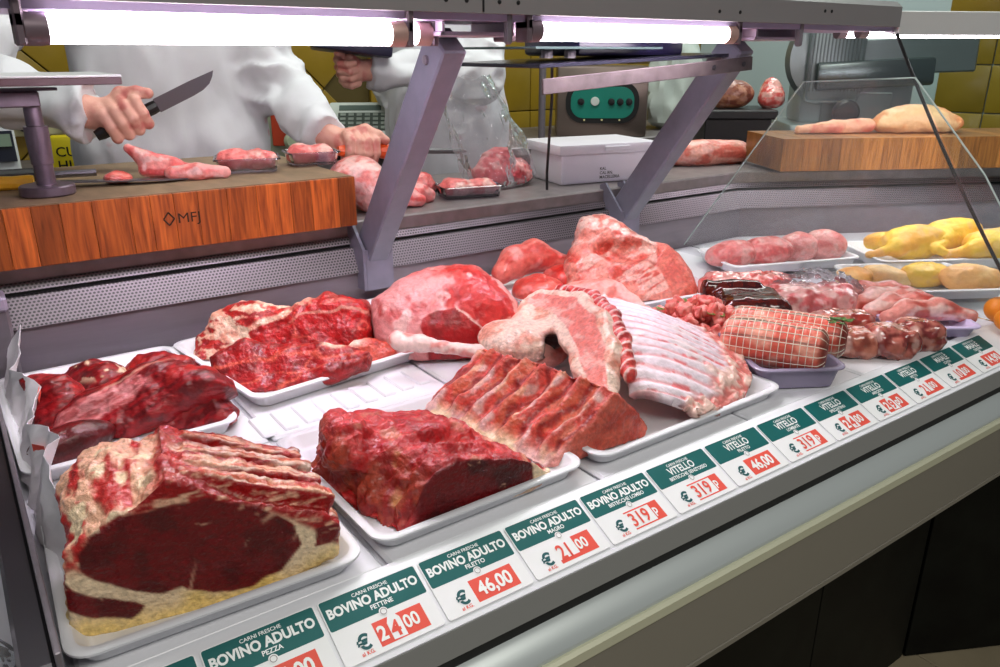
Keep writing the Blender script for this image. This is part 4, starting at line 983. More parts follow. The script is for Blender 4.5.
wrapped('wrapped_shank', (1.232, .575, DZ), R(-30), [((0, 0, .022), (.036, .03, .022))], 'film-wrapped dark meat cut next to the pork ribs', (150, 66, 64), (204, 132, 118), 3, film_glare=.5)
wrapped('wrapped_shank', (1.170, .672, DZ), R(-20), [((0, 0, .024), (.05, .03, .022))], 'film-wrapped reddish meat piece behind the two dark cuts', (176, 72, 60), (214, 140, 124), 4)
wrapped('liver', (1.115, .815, DZ), R(-35), [((0, 0, .026), (.062, .055, .028)), ((-.02, .045, .045), (.055, .014, .018))], 'glossy dark brown liver beside the diced veal', (78, 18, 16), (104, 34, 22), 5, dsp=.002, film_glare=.0, m=mat('liver_gloss', (90, 20, 18), .18, attr='col', coat=.6))
wrapped('wrapped_rack', (1.195, .885, DZ), R(-32), [((0, 0, .028), (.085, .035, .03)), ((.04, .0, .035), (.04, .03, .026))], 'film-wrapped pink lamb rack behind the liver', (222, 116, 110), (236, 168, 160), 6, film_glare=.4)
wrapped('wrapped_rack', (1.225, .772, DZ), R(-35), [((0, 0, .026), (.075, .038, .030)), ((.05, .01, .03), (.035, .03, .028))], 'pink lamb piece in shiny clear film before the chicken pieces', (220, 120, 120), (238, 186, 182), 7, film_glare=.6)
fs = []
for i in range(26):
    row = []
    for j in range(18):
        a = i / 25; b = j / 17; x_ = 1.16 + .16 * a + .05 * b; y_ = .845 - .10 * a + .02 * b - .10 * (1 - b) * .6
        row.append((x_, y_, .868 - .055 * (2 * b - 1) ** 2 * (b < .5) - .03 * (2 * a - 1) ** 2 + .006 * math.sin(i * 1.3 + j * .9) + .004 * math.sin(i * 2.9 - j * 1.7)))
    fs.append(row)
cf_ = build('cling_film', MB().grid(fs), glass_mat('film', (250, 250, 252), .04, .12, bump=1., bscale=40, ior=1.25, milk=.10), None, (1.25, .79, .85), smooth=60); tags(cf_, 'loose shiny cling film over the lamb pieces', 'film')
# --- pork ribs in a plastic tray
tray(1.345, .640, .15, .17, .022, R(-35), 'lilac plastic tray under the pork rib strips', m=mat('lilac_tray', (206, 190, 226), .35), group='plastic tubs')
for i, (x, y, l_) in enumerate([(1.375, .725, 'pork rib strip at the back of the lilac tray'), (1.358, .688, 'second pork rib strip from the back of the lilac tray'), (1.345, .652, 'third pork rib strip from the back of the lilac tray'), (1.335, .615, 'front pork rib strip in the lilac tray, nearest the price tags')]):
    def sd(p): return np.maximum(chain(p, np.array([(-.075, -.008, .016), (-.035, .003, .026), (.02, .004, .026), (.072, -.006, .016)]), [.013, .017, .017, .012], .012), -p[:, 2])
    def cl(p, n):
        q = fbm(st(p, .25, 1, 1), 70, 3, 201 + i); c = mixc(lin(236, 160, 150), lin(244, 208, 200), ss(-.1, .4, q)); return mixc(c, lin(204, 84, 70), ss(-.1, -.55, n[:, 1] * 0 + fbm(st(p, .4, 1, 1), 60, 2, 205 + i)) * .8)
    blob('pork_rib', sd, (-.09, -.03, 0), (.088, .025, .045), .0026, cl, MTS, lambda p, n: .002 * fbm(p, 50, 3, 207 + i), (x, y, .808), R(-32), label=l_, cat='meat', group='pork rib strips')
# --- rabbit pieces and poultry
tray(1.485, 1.030, .32, .17, .024, R(-20), 'white plastic tray at the back under the pink rabbit pieces', z=.806)
for i, (x, y, a, r, l_) in enumerate([(1.335, 1.075, -10, (.06, .035, .03), 'pink rabbit piece at the left end of the back tray'), (1.41, 1.045, -30, (.06, .035, .032), 'pink rabbit piece in the middle of the back tray'), (1.485, 1.02, -20, (.05, .035, .034), 'pink rabbit piece right of the middle one'), (1.545, .995, -50, (.048, .038, .036), 'pale pink rabbit piece at the right end of the back tray')]):
    pork('rabbit_piece', (x + .04, y - .015, .8135), R(a), lambda p, r=r: smin(ell(p, (0, 0, r[2] * .8), r), ell(p, (-r[0] * .5, .01, r[2] * .6), (r[0] * .6, r[1] * .7, r[2] * .7)), .01), (-.09, -.06, 0), (.08, .06, .075), l_, (236, 168, 164), (222, 124, 122), .6, 20 + i, .003)
tray(1.79, .845, .34, .19, .026, R(-30), 'white plastic tray behind the glass divider holding yellow chickens', z=.806)
tray(1.565, .755, .26, .21, .022, R(-30), 'shallow white tray behind the glass divider with chicken breasts', z=.804)
def bird(name, loc, rz, sd, lo, hi, label, c1, c2, seed, h=.003):
    def cl(p, n):
        q = fbm(p, 22, 3, 221 + seed); return mixc(mixc(lin(*c1), lin(*c2), ss(-.3, .5, q)), lin(238, 190, 150), ss(.3, .7, fbm(p, 40, 2, 225 + seed)) * .4)
    return blob(name, lambda p: np.maximum(sd(p), -p[:, 2]), lo, hi, h, cl, SKIN, lambda p, n: .0028 * fbm(p, 40, 3, 9 + seed), loc, rz, label=label, cat='meat', group='poultry behind the divider')
def chick(p):
    d = ell(p, (0, 0, .036), (.075, .045, .038)); d = smin(d, ell(p, (.02, -.012, .052), (.05, .022, .024), R(-8)), .012); d = smin(d, ell(p, (-.048, -.026, .034), (.044, .020, .024), R(24)), .004); d = smin(d, cap(p, (-.08, -.034, .03), (-.118, -.026, .020), .013, .007), .006)
    d = smin(d, ell(p, (-.118, -.026, .020), (.010, .010, .010)), .004); d = smin(d, chain(p, np.array([(.055, -.030, .04), (.02, -.050, .034), (.048, -.056, .022)]), [.011, .0105, .007], .004), .0025)
    return smin(d, ell(p, (-.05, .03, .034), (.042, .02, .022), R(-20)), .004)
Y1, Y2 = (255, 216, 84), (250, 192, 80)
bird('chicken', (1.735, .862, .815), R(-25), chick, (-.14, -.07, 0), (.085, .06, .085), 'plucked yellow chicken at the left of the white tray behind the divider', Y1, Y2, 1)
bird('chicken', (1.845, .835, .822), R(-15), chick, (-.14, -.07, 0), (.085, .06, .085), 'plucked yellow chicken at the back right with rounded breast', Y1, Y2, 2)
bird('chicken', (1.862, .738, .815), R(-40), chick, (-.14, -.07, 0), (.085, .06, .085), 'plucked yellow chicken cut off at the right edge of the picture', Y1, Y2, 3)
B1, B2 = (255, 218, 160), (250, 192, 120)
for i, (x, y, a, l_) in enumerate([(1.447, .845, -20, 'small orange-pink chicken breast nearest the rabbit tray'), (1.495, .815, -60, 'rounded chicken breast next to the small one'), (1.56, .765, -20, 'yellowish chicken breast in the middle of the shallow tray'), (1.60, .695, -35, 'large pale chicken breast at the front right of the shallow tray')]):
    sc = [.8, .85, 1, 1.15][i]
    bird('chicken_breast', (x + .012, y - .02, .8105), R(a), lambda p, sc=sc: smin(ell(p, (0, 0, .018 * sc), (.052 * sc, .036 * sc, .026 * sc)), ell(p, (.03 * sc, 0, .012 * sc), (.035 * sc, .022 * sc, .018 * sc)), .01), (-.07, -.05, 0), (.08, .05, .06), l_, B1 if i != 2 else Y1, B2, 10 + i)
OR = mat('orange_peel', (240, 140, 30), .4, var=.1, vscale=30, bump=.2, bscale=300)
for x, y, r, l_ in [(1.435, .528, .021, 'orange fruit in front at the counter corner'), (1.475, .560, .024, 'larger orange fruit behind the front one at the counter corner')]:
    f = thing('orange', (x, y, DZ), l_, 'fruit', 'oranges at the counter corner')
    build('peel', MB().lathe([(r * math.sin(math.pi * k / 12) + 1e-5, -r * .94 * math.cos(math.pi * k / 12)) for k in range(13)], (x, y, DZ + r * .96), 20), OR, f)
    build('stem_button', MB().lathe([(.003, 0), (.0035, .001), (.002, .002)], (x, y, DZ + r * 1.89), 8), hg, f)
# ============================================================ chopping blocks
woodA = wood_mat('chopping_block_wood', (132, 60, 20), (206, 108, 42), 150); woodB = wood_mat('pale_block_wood', (122, 72, 28), (180, 118, 54), 150)
WT = .956
def block(loc, rz, x0, widths, y0, y1, z0, z1, m, label):
    t = thing('chopping_block', loc, label, 'chopping block'); c, s = math.cos(rz), math.sin(rz); x = x0
    for w_ in widths:
        mb = MB().box((0, 0, 0), (w_ - .0003, y1 - y0, z1 - z0), bev=.0008)
        off = Vector((x + w_ / 2, (y0 + y1) / 2, (z0 + z1) / 2)); me = bpy.data.meshes.new('stave'); me.from_pydata(mb.v, [], mb.f)
        o = link('stave', me, m, t); o.location = (off.x * c - off.y * s, off.x * s + off.y * c, off.z); o.rotation_euler = (0, 0, rz); x += w_
    return t
W1 = [.05, .05, .042, .044, .05, .046, .038, .05, .052, .052, .056, .04, .046, .05, .046]
b1 = block((0, 1.27, WT), 0, -.12, [.088, .088] + [.034, .036, .042, .05, .03, .034, .036, .045, .048, .058, .036, .05, .032], 0, .42, .004, .09, woodA, 'thick orange-brown wooden chopping block with a burnt brand mark, before the butcher')
build('worn_top', MB().box((.2325, 1.482, 1.0468), (.70, .416, .0012)), mat('worn_wood', (136, 112, 84), .6, var=.3, vscale=14, stretch=(3, 1, 1)), b1)
ink = mat('burnt_ink', (46, 24, 12), .8)
fb = lambda u, v: (.268 + u, 1.2694, 1.000 + v)
build('brand_mark', text_mb('MFJ', .022, lambda u, v: fb(.016 + u, v), .0, xs=1.1), ink, b1, smooth=0)
dm = MB(); dpts = [fb(.004 + .008 * math.cos(a), .008 + .010 * math.sin(a)) for a in (0, math.pi / 2, math.pi, 3 * math.pi / 2)]
for k in range(4): dm.tube([dpts[k], dpts[(k + 1) % 4]], .0012, 5)
build('brand_diamond', dm, ink, b1)
ang2 = math.atan2(.957 - 1.244, 2.235 - 1.703)
b2 = block((1.703, 1.244, WT), ang2, 0.04, [.055, .05, .05, .06, .055, .05, .06, .05, .055, .05, .06, .05, .06, .08], 0, .22, .009, .09, woodB, 'pale wooden chopping block behind the glass divider')
# ============================================================ left block clutter
TOP = 1.0478
sm = mat('stand_steel', (128, 112, 124), .38, .7, var=.2, vscale=40)
s = thing('scale_stand', (.125, 1.36, TOP), 'steel pole on a round disc foot holding a flat tray above the block', 'stand')
build('disc_foot', MB().lathe([(.036, 0), (.038, .002), (.038, .013), (.036, .015), (.012, .0155)], (.125, 1.36, TOP), 32), sm, s)
build('pole', MB().lathe([(.0135, .015), (.0135, .045), (.015, .046), (.0165, .085), (.0165, .10), (.012, .101), (.0115, .135)], (.125, 1.36, TOP), 20), sm, s)
build('bracket', MB().box((.07, 1.36, 1.187), (.13, .05, .022), bev=.002).box((.10, 1.355, 1.2), (.12, .03, .004)), sm, s)
build('tray', MB().box((.05, 1.35, 1.213), (.36, .22, .010), bev=.001), mat('maroon_edge', (80, 48, 54), .4), s)
build('tray_sheet', MB().box((.05, 1.35, 1.2195), (.362, .222, .003), bev=.001), mat('tray_white', (206, 206, 206), .35), s)
kst = mat('knife_steel', (120, 118, 122), .32, .85); kblk = mat('knife_black', (22, 22, 24), .4); kyel = mat('knife_yellow', (226, 168, 40), .4)
def knife(name, a, b, c, w, hm, label, nrm):
    """handle a-b, blade b-c"""
    a, b, c = Vector(a), Vector(b), Vector(c); t = thing(name, a, label, 'knife')
    d = (c - b).normalized(); n = Vector(nrm).normalized(); u = n.cross(d).normalized()
    build('handle', MB().tube([a, a + (b - a) * .1, a + (b - a) * .6, a + (b - a) * .92, b], [.009, .0115, .0105, .012, .011], 10), hm, t)
    ln = (c - b).length; prof = [(0, -w * .5), (ln * .55, -w * .5), (ln * .72, -w * .44), (ln * .85, -w * .25), (ln * .94, w * .08), (ln, w * .42), (ln * .6, w * .5), (0, w * .5)]
    build('blade', MB().prism(prof, -.001, .001, lambda x, y, z: tuple(b + d * x + u * y + n * z)), kst, t, smooth=0)
    return t
knife('long_knife', (.045, 1.445, TOP + .012), (.115, 1.432, TOP + .010), (.345, 1.372, TOP + .003), .034, kyel, 'long flat knife with yellow handle lying on the left chopping block', (0, .05, 1))
t = thing('sharpening_rod', (.02, 1.49, TOP), 'black-handled steel lying at the back left of the block', 'tool')
build('handle', MB().tube([(-.06, 1.50, TOP + .014), (.13, 1.475, TOP + .014)], .013, 12), kblk, t)
build('rod', MB().tube([(.13, 1.475, TOP + .014), (.21, 1.465, TOP + .014)], .006, 8), kst, t)
pork('meat_scrap', (.235, 1.42, TOP), 0, lambda p: ell(p, (0, 0, .008), (.022, .014, .011)), (-.03, -.02, 0), (.03, .02, .025), 'tiny pink meat scrap on the block left of the larger pieces', seed=31, h=.002)
pork('meat_piece', (.305, 1.43, TOP), R(-12), lambda p: smin(chain(p, np.array([(-.045, .02, .05), (-.02, .01, .03), (.02, 0, .02)]), [.008, .014, .016], .01), ell(p, (.015, .0, .013), (.05, .022, .015)), .01), (-.07, -.04, 0), (.075, .045, .07), 'pink meat piece with a raised white end on the block', (240, 160, 154), (228, 110, 108), .8, 32, .0024)
pork('meat_piece', (.352, 1.385, TOP), R(-10), lambda p: chain(p, np.array([(-.04, 0, .012), (0, 0, .014), (.045, 0, .010)]), [.012, .014, .009], .01), (-.06, -.03, 0), (.06, .03, .035), 'flat pink meat strip on the block, nearest the brand mark', (242, 176, 168), (232, 128, 122), .8, 33, .0024)
def pack(x, y, rz, w, d, z, label, seed):
    t = thing('meat_pack', (x, y, z), label, 'package', 'clear packs of meat')
    mb = tray_mb(w, d, .026, .004, .012, .008); M = rotz(rz); mb.v = [tuple(M @ Vector(q) + Vector((x, y, z))) for q in mb.v]
    build('tub', mb, glass_mat('pack_plastic', (232, 226, 236), .12, .12), t)
    k = seed
    blob('meat', lambda p: np.maximum(smin(ell(p, (-w * .2, 0, .018), (w * .27, d * .33, .022)), ell(p, (w * .18, .0, .018), (w * .27, d * .33, .02)), .008), .005 - p[:, 2]), (-w / 2, -d / 2, 0), (w / 2, d / 2, .045), .0028,
         lambda p, n: mixc(lin(236, 132, 128), lin(244, 196, 186), ss(-.1, .4, fbm(p, 45, 3, 240 + k))), MTS, lambda p, n: .003 * fbm(p, 60, 3, 241 + k), (x, y, z), rz, t)
pack(.455, 1.435, R(-18), .115, .09, TOP, 'clear plastic pack of pink meat on the block, left of the other pack', 1)
pack(.585, 1.455, R(-8), .10, .08, TOP, 'clear plastic pack of pink meat at the right end of the block', 2)
# ============================================================ middle worktop clutter
pork('pork_knuckle', (.672, 1.40, WT), R(20), lambda p: smin(smin(ell(p, (0, .02, .055), (.045, .06, .052), 0, 0), ell(p, (.0, -.02, .035), (.034, .035, .04)), .02), ell(p, (-.03, .02, .07), (.035, .04, .026)), .02), (-.08, -.07, 0), (.07, .09, .15), 'pale pork knuckle standing between the block and the first slanted post', (242, 196, 188), (232, 140, 132), .75, 41)
for i, (x, y, sc, l_) in enumerate([(.755, 1.40, .9, 'small pink meat piece just right of the first slanted post'), (.79, 1.425, 1., 'lumpy pink meat piece between the post and the clear pack'), (.845, 1.50, 1.15, 'pink meat heap on black film behind the clear pack'), (.93, 1.50, .7, 'flat pink meat piece behind the clear pack on the worktop')]):
    pork('meat_piece', (x, y, WT), R(30 * i), lambda p, sc=sc: smin(ell(p, (0, 0, .02 * sc), (.034 * sc, .03 * sc, .024 * sc)), ell(p, (.018 * sc, -.014 * sc, .014 * sc), (.022 * sc, .02 * sc, .018 * sc)), .006), (-.055, -.05, 0), (.06, .05, .06), l_, (240, 150, 146), (228, 104, 100), .45, 50 + i, .0026, .004)
pack(.925, 1.425, R(-14), .14, .08, WT, 'long clear plastic pack on the worktop before the meat bag', 3)
o = build('black_film', MB().grid([[(.80 + .22 * i / 8, 1.53 + .10 * j / 5 - .04 * i / 8, WT + .002 + .006 * math.sin(i * 2.1 + j)) for j in range(6)] for i in range(9)], .001), mat('black_film', (18, 18, 20), .3), None, (.9, 1.56, WT)); tags(o, 'crumpled black film under the meat heap on the worktop', 'film')
# bag of meat: crinkled clear bag with pink meat at its bottom
bagm = glass_mat('bag_film', (246, 248, 250), .03, .15, bump=1., bscale=30, ior=1.25, milk=.16)
bt = thing('meat_bag', (1.065, 1.50, WT), 'tall crinkled clear plastic bag with pink meat at its bottom', 'bag')
def bag_shape(c, R0, H, seed, squash=.7, twist=0., lean=(0, 0), nz=26, na=40):
    P_ = []
    for i in range(nz):
        h_ = i / (nz - 1); row = []
        for k in range(na + 1):
            a = 2 * math.pi * (k % na) / na
            r = np.interp(h_, [0, .06, .25, .5, .8, 1], R0); rs = 1 + .10 * math.sin(3 * a + 5 * h_ + seed) + .07 * math.sin(7 * a - 9 * h_ + seed * 2) + .05 * math.sin(11 * a + 14 * h_)
            row.append((c[0] + r * rs * math.cos(a) + lean[0] * h_, c[1] + r * rs * squash * math.sin(a) + lean[1] * h_, c[2] + H * h_ + .006 * math.sin(5 * a + seed) * (h_ > .9)))
        P_.append(row)
    return MB().grid(P_)
bag = bag_shape((1.065, 1.50, WT + .001), [.07, .092, .095, .085, .075, .06], .24, 1.3, .6, lean=(-.06, .05))
build('film', bag, bagm, bt)
blob('meat', lambda p: np.maximum(np.minimum(smin(smin(ell(p, (-.03, 0, .03), (.042, .04, .036)), ell(p, (.03, -.01, .028), (.045, .038, .032)), .006), ell(p, (.0, .01, .06), (.04, .034, .028)), .006), 9), .003 - p[:, 2]), (-.08, -.05, 0), (.08, .05, .095), .003,
     lambda p, n: mixc(lin(236, 110, 116), lin(244, 176, 172), ss(-.1, .4, fbm(p, 50, 3, 260))), MTS, lambda p, n: .006 * fbm(p, 45, 3, 261), (1.065, 1.50, WT), 0, bt)
# white lidded box with handwriting
wb = mat('box_white', (232, 228, 236), .4)
bx = thing('white_box', (1.30, 1.47, WT), 'white plastic lidded box with small black writing, on the worktop', 'box')
Mb = rotz(R(-10))
def BX(c): v = Mb @ Vector(c); return (1.315 + v.x, 1.475 + v.y, WT + v.z)
build('tub', MB().box(BX((0, 0, .035)), (.25, .16, .07), Mb, bev=.006, seg=2), wb, bx)
build('lid', MB().box(BX((0, 0, .081)), (.27, .18, .024), Mb, bev=.005, seg=2), wb, bx)
build('lid_handle', MB().box(BX((.02, -.092, .081)), (.07, .006, .012), Mb, bev=.002), wb, bx)
fw = lambda u, v: BX((-.02 + u, -.0805, .03 + v))
build('handwriting', text_mb('KAL\nCAL RN.\nMACELLERIA', .010, fw, .0001), kblk, bx, smooth=0)
# vacuum machine with teal panel
tealp = mat('teal_panel', (20, 130, 112), .35)
vm = thing('vacuum_machine', (2.25, 2.5, .93), 'steel vacuum packing machine with a rounded teal control panel', 'machine')
MV = rotz(R(-38)); VO = Vector((2.20, 2.405, .908))
def V_(c): return tuple(VO + MV @ Vector(c))
build('body', MB().box(V_((0, .17, .157)), (.36, .34, .27), MV, bev=.008, seg=2), mat('machine_steel', (134, 120, 112), .35, .7), vm)
build('panel_frame', MB().prism(rrect(-.145, .075, .145, .235, .07, 8), -.008, .0, lambda x, z, k: V_((x, k - .001, z))), black_m, vm, smooth=30)
build('panel', MB().prism(rrect(-.125, .095, .125, .215, .05, 8), -.012, -.008, lambda x, z, k: V_((x, k - .001, z))), tealp, vm, smooth=30)
MK = MV @ Matrix.Rotation(R(90), 3, 'X')
build('gauge', MB().lathe([(.017, 0), (.017, .008), (.015, .009)], V_((-.03, -.012, .16)), 20, MK), mat('gauge_white', (214, 220, 214), .4), vm)
for x_ in (-.085, .035, .07, .105): build('knob', MB().lathe([(.014, 0), (.012, .012), (.004, .013)], V_((x_, -.012, .158)), 14, MK), kblk, vm)
for x_ in (-.07, .0, .07): build('indicator', MB().lathe([(.004, 0), (.004, .003), (.001, .004)], V_((x_, -.009, .088)), 8, MK), mat('lamp_cream', (230, 220, 160), .4), vm)
fp = lambda u, v: V_((-.09 + u, -.0125, .195 + v))
build('panel_lettering', text_mb('BX 200SC', .016, fp, .0002), print_w, vm, smooth=0)
t = thing('steel_tube', (1.86, 2.36, .93), 'upright bare steel tube beside the vacuum machine', 'tube'); build('tube', MB().tube([(1.86, 2.36, .93), (1.86, 2.36, 1.30)], .013, 14), steel, t); build('flange', MB().lathe([(.026, 0), (.026, .005), (.014, .007)], (1.86, 2.36, .93), 16), steel, t)
cab = build('hanging_cable', MB().tube([(1.02, 1.265, 1.236), (1.05, 1.30, 1.16), (1.085, 1.35, 1.07), (1.105, 1.38, 1.0), (1.11, 1.385, .958)], .003, 6), kblk, None, (1.11, 1.385, WT)); tags(cab, 'thin black cable hanging from the scale shelf to the worktop', 'cable')
# scale shelf on the second post
sh = thing('scale_shelf', (1.2, 1.15, 1.21), 'dark scale on a steel arm bolted across the second slanted post', 'shelf')
build('arm', MB().box((1.035, 1.0, 1.215), (.47, .006, .024), Matrix.Rotation(R(-4), 3, 'Y') @ rotz(R(-4)), bev=.001), mat('rusty_steel', (96, 86, 86), .5, .3, var=.4, vscale=40), sh)
for x_ in (1.17, 1.245): build('bolt', MB().lathe([(.005, 0), (.005, .004), (.003, .005)], (x_, .988 - .07 * (x_ - 1.2), 1.2265 + .07 * (x_ - 1.2)), 8, Matrix.Rotation(R(90), 3, 'X')), dark_st, sh)
build('plate', MB().box((1.03, 1.14, 1.238), (.48, .26, .006), Matrix.Rotation(R(-2), 3, 'Y'), bev=.001), mat('dark_plate', (40, 40, 52), .25, .3), sh)
build('scale_body', MB().box((1.06, 1.16, 1.260), (.26, .16, .032), bev=.008, seg=2), mat('scale_navy', (28, 24, 52), .3), sh)
build('scale_glass', MB().box((.93, 1.13, 1.257), (.28, .22, .004), bev=.001), mat('dark_glass', (70, 86, 84), .12), sh)
for x_ in (.86, .91): build('foot', MB().lathe([(.010, 0), (.010, .012), (.008, .014)], (x_, 1.08, 1.241), 12), steel, sh)
# meat, crate and bag right of the second post
pork('wrapped_pork', (1.76, 1.475, WT), R(-14), lambda p: smin(ell(p, (-.03, 0, .03), (.12, .045, .038)), ell(p, (.07, .0, .028), (.07, .045, .034)), .02), (-.17, -.06, 0), (.16, .06, .08), 'long wrapped pork piece on the worktop right of the second post', (240, 182, 166), (224, 124, 108), .5, 71)
ck = thing('black_crate', (2.2, 1.86, .93), 'black plastic crate right of the second slanted post', 'crate')
MC = rotz(R(-38))
for z_, w_, h_ in ((.985, .22, .115), (1.055, .25, .03)): build('body' if z_ < 1.05 else 'rim', MB().box((2.28, 1.83, z_), (w_, w_, h_), MC, bev=.004), kblk, ck)
pork('ham_piece', (2.26, 1.83, 1.0705), R(-30), lambda p: ell(p, (0, 0, .045), (.085, .06, .05)), (-.1, -.08, 0), (.1, .08, .1), 'brown bagged ham piece on the black crate', (190, 140, 110), (150, 92, 76), .3, 72)
pork('sausage_bag', (2.37, 1.74, 1.0705), R(-30), lambda p: smin(ell(p, (0, 0, .035), (.045, .05, .04)), ell(p, (0, .01, .07), (.03, .03, .03)), .02), (-.06, -.06, 0), (.06, .06, .11), 'bag of red meat on the black crate beside the ham', (226, 110, 104), (240, 190, 180), .5, 73, m=WRAP)
stand2 = build('service_table', MB().box((2.45, 1.72, .91), (.75, .42, .03), rotz(R(-38)), bev=.003).box((2.45, 1.72, .45), (.7, .36, .88), rotz(R(-38))), dark_st, None, (2.45, 1.72, 0)); tags(stand2, 'dark steel service table behind the angled counter', 'table')
bgw = build('bag_heap', bag_shape((2.72, 2.50, .931), [.07, .13, .15, .14, .11, .06], .40, 3.1, .8), mat('white_film', (190, 200, 192), .35), None, (2.72, 2.50, .931)); tags(bgw, 'pale heap of plastic bags beside the vacuum machine', 'bags')
# slicer at the right
SO = Vector((2.93, 1.68, .93)); MS = rotz(R(-42))
def S_(c): return tuple(SO + MS @ Vector(c))
sl = thing('meat_slicer', (2.93, 1.68, .93), 'large steel meat slicer with ribbed plate and round knob', 'slicer')
alu = mat('slicer_aluminium', (150, 160, 160), .32, .75)
build('base', MB().box(S_((0, .2, .03)), (.62, .40, .06), MS, bev=.015, seg=2), alu, sl)
build('motor_housing', MB().box(S_((-.05, .2, .14)), (.42, .22, .17), MS, bev=.02, seg=2), alu, sl)
build('blade_guard', MB().lathe([(.17, 0), (.175, .012), (.16, .03), (.05, .04)], S_((-.16, .10, .30)), 40, MS @ Matrix.Rotation(R(90), 3, 'X')), alu, sl)
build('carriage', MB().box(S_((-.02, .02, .245)), (.42, .05, .10), MS @ Matrix.Rotation(R(-3), 3, 'Y'), bev=.012, seg=2), mat('slicer_dark', (120, 130, 130), .25, .85), sl)
build('back_plate', MB().box(S_((.12, .06, .31)), (.46, .02, .13), MS @ Matrix.Rotation(R(-2), 3, 'Y'), bev=.006), alu, sl)
build('guide_plate', MB().box(S_((-.16, .04, .30)), (.20, .012, .32), MS, bev=.02, seg=2), alu, sl)
for k in range(14): build('rib', MB().box(S_((-.245 + k * .0128, .032, .31)), (.004, .006, .26), MS), mat('rib_grey', (110, 118, 118), .35, .7), sl)
build('knob', MB().lathe([(.05, 0), (.048, .02), (.04, .03), (.012, .032)], S_((-.11, .0, .105)), 24, MS @ Matrix.Rotation(R(90), 3, 'X')), kblk, sl)
build('knob_plate', MB().box(S_((-.05, .085, .11)), (.26, .01, .13), MS, bev=.004), mat('plate_grey', (128, 138, 138), .4, .5), sl)
tb3 = build('slicer_table', MB().box(S_((.02, .24, -.015)), (.78, .5, .03), MS, bev=.003).box(S_((.02, .24, -.48)), (.72, .46, .90), MS), dark_st, None, (2.93, 1.68, 0)); tags(tb3, 'dark table carrying the meat slicer', 'table')
# raw chicken on the pale block
cs = math.cos(ang2); sn = math.sin(ang2)
def B2(u, v): return (1.703 + u * cs - v * sn, 1.244 + u * sn + v * cs)
x, y = B2(.44, .13)
bird('raw_chicken', (x, y, TOP), ang2, lambda p: smin(smin(ell(p, (.03, 0, .03), (.10, .055, .042)), ell(p, (.09, -.01, .022), (.07, .04, .03)), .02), ell(p, (-.03, .0, .02), (.06, .05, .024)), .02), (-.12, -.08, 0), (.18, .08, .09), 'pale boned chicken lying on the block behind the glass divider', (246, 206, 160), (240, 170, 120), 30)
x, y = B2(.24, .12)
bird('chicken_strip', (x, y, TOP), ang2, lambda p: chain(p, np.array([(-.10, 0, .008), (0, 0, .014), (.09, 0, .018)]), [.012, .018, .02], .01), (-.13, -.04, 0), (.13, .04, .05), 'thin pink chicken strip left of the boned chicken on the block', (244, 190, 160), (234, 140, 120), 31)
# ============================================================ rear bench clutter
BT = .93
sc = thing('counter_scale', (1.06, 2.34, BT), 'white counter scale with a dark keypad behind the butcher', 'scale')
MSC = rotz(R(-30)) @ Matrix.Rotation(R(38), 3, 'X'); SCO = Vector((1.105, 2.30, 1.04))
def C_(c): return tuple(SCO + MSC @ Vector(c))
build('housing', MB().box(C_((0, 0, 0)), (.215, .165, .035), MSC, bev=.008, seg=2), mat('scale_white', (214, 222, 214), .4), sc)
build('column', MB().box((1.115, 2.34, .985), (.17, .08, .11), rotz(R(-30)), bev=.006), kblk, sc)
build('display', MB().box(C_((-.01, .052, .018)), (.13, .022, .003), MSC), mat('lcd_grey', (96, 112, 104), .3), sc)
kp = build('keypad', MB().box(C_((-.0, -.01, .018)), (.155, .078, .003), MSC), mat('keypad_dark', (74, 84, 76), .5), sc)
for i in range(6):
    for j in range(4): build('key', MB().box(C_((-.062 + i * .025, -.038 + j * .019, .0205)), (.016, .011, .003), MSC), mat('key_grey', (150, 160, 150), .5), kp)
so = thing('power_strip', (.2, 2.80, .93), 'cream wall socket strip with black plugs at the far left', 'socket'); build('strip', MB().box((.25, 2.925, 1.045), (.5, .03, .085), bev=.004), mat('cream_plastic', (214, 208, 160), .5), so)
for x_ in (.12, .24, .36): build('plug', MB().lathe([(.03, 0), (.028, .03), (.01, .034)], (x_, 2.91, 1.045), 16, Matrix.Rotation(R(90), 3, 'X')), kblk, so)
ph = thing('cordless_phone', (.140, 2.35, BT), 'white cordless phone with a dark screen at the far left', 'phone')
build('handset', MB().box((.140, 2.35, 1.01), (.055, .03, .16), Matrix.Rotation(R(-8), 3, 'X'), bev=.01, seg=3), mat('phone_white', (224, 228, 232), .35), ph)
build('display_bezel', MB().box((.140, 2.331, 1.03), (.042, .004, .075), Matrix.Rotation(R(-8), 3, 'X'), bev=.001), mat('phone_navy', (30, 36, 52), .3), ph)
build('screen', MB().box((.140, 2.3275, 1.045), (.03, .003, .03), Matrix.Rotation(R(-8), 3, 'X')), mat('phone_lcd', (140, 160, 140), .3), ph)
build('cradle', MB().box((.140, 2.36, .945), (.09, .07, .03), bev=.006, seg=2), mat('phone_white', (224, 228, 232), .35), ph)
yp = thing('yellow_packet', (.285, 2.33, BT), 'bright yellow packet with black letters beside the butcher', 'packet')
build('packet', MB().box((.285, 2.33, .99), (.10, .05, .12), rotz(R(-12)), bev=.012, seg=2), mat('yellow_print', (228, 206, 30), .4), yp)
fy = lambda u, v: (.245 + u * .98, 2.3035 - u * .21, 1.00 + v)
build('lettering', text_mb('CUA\nHIA', .034, fy, .0004), kblk, yp, smooth=0)
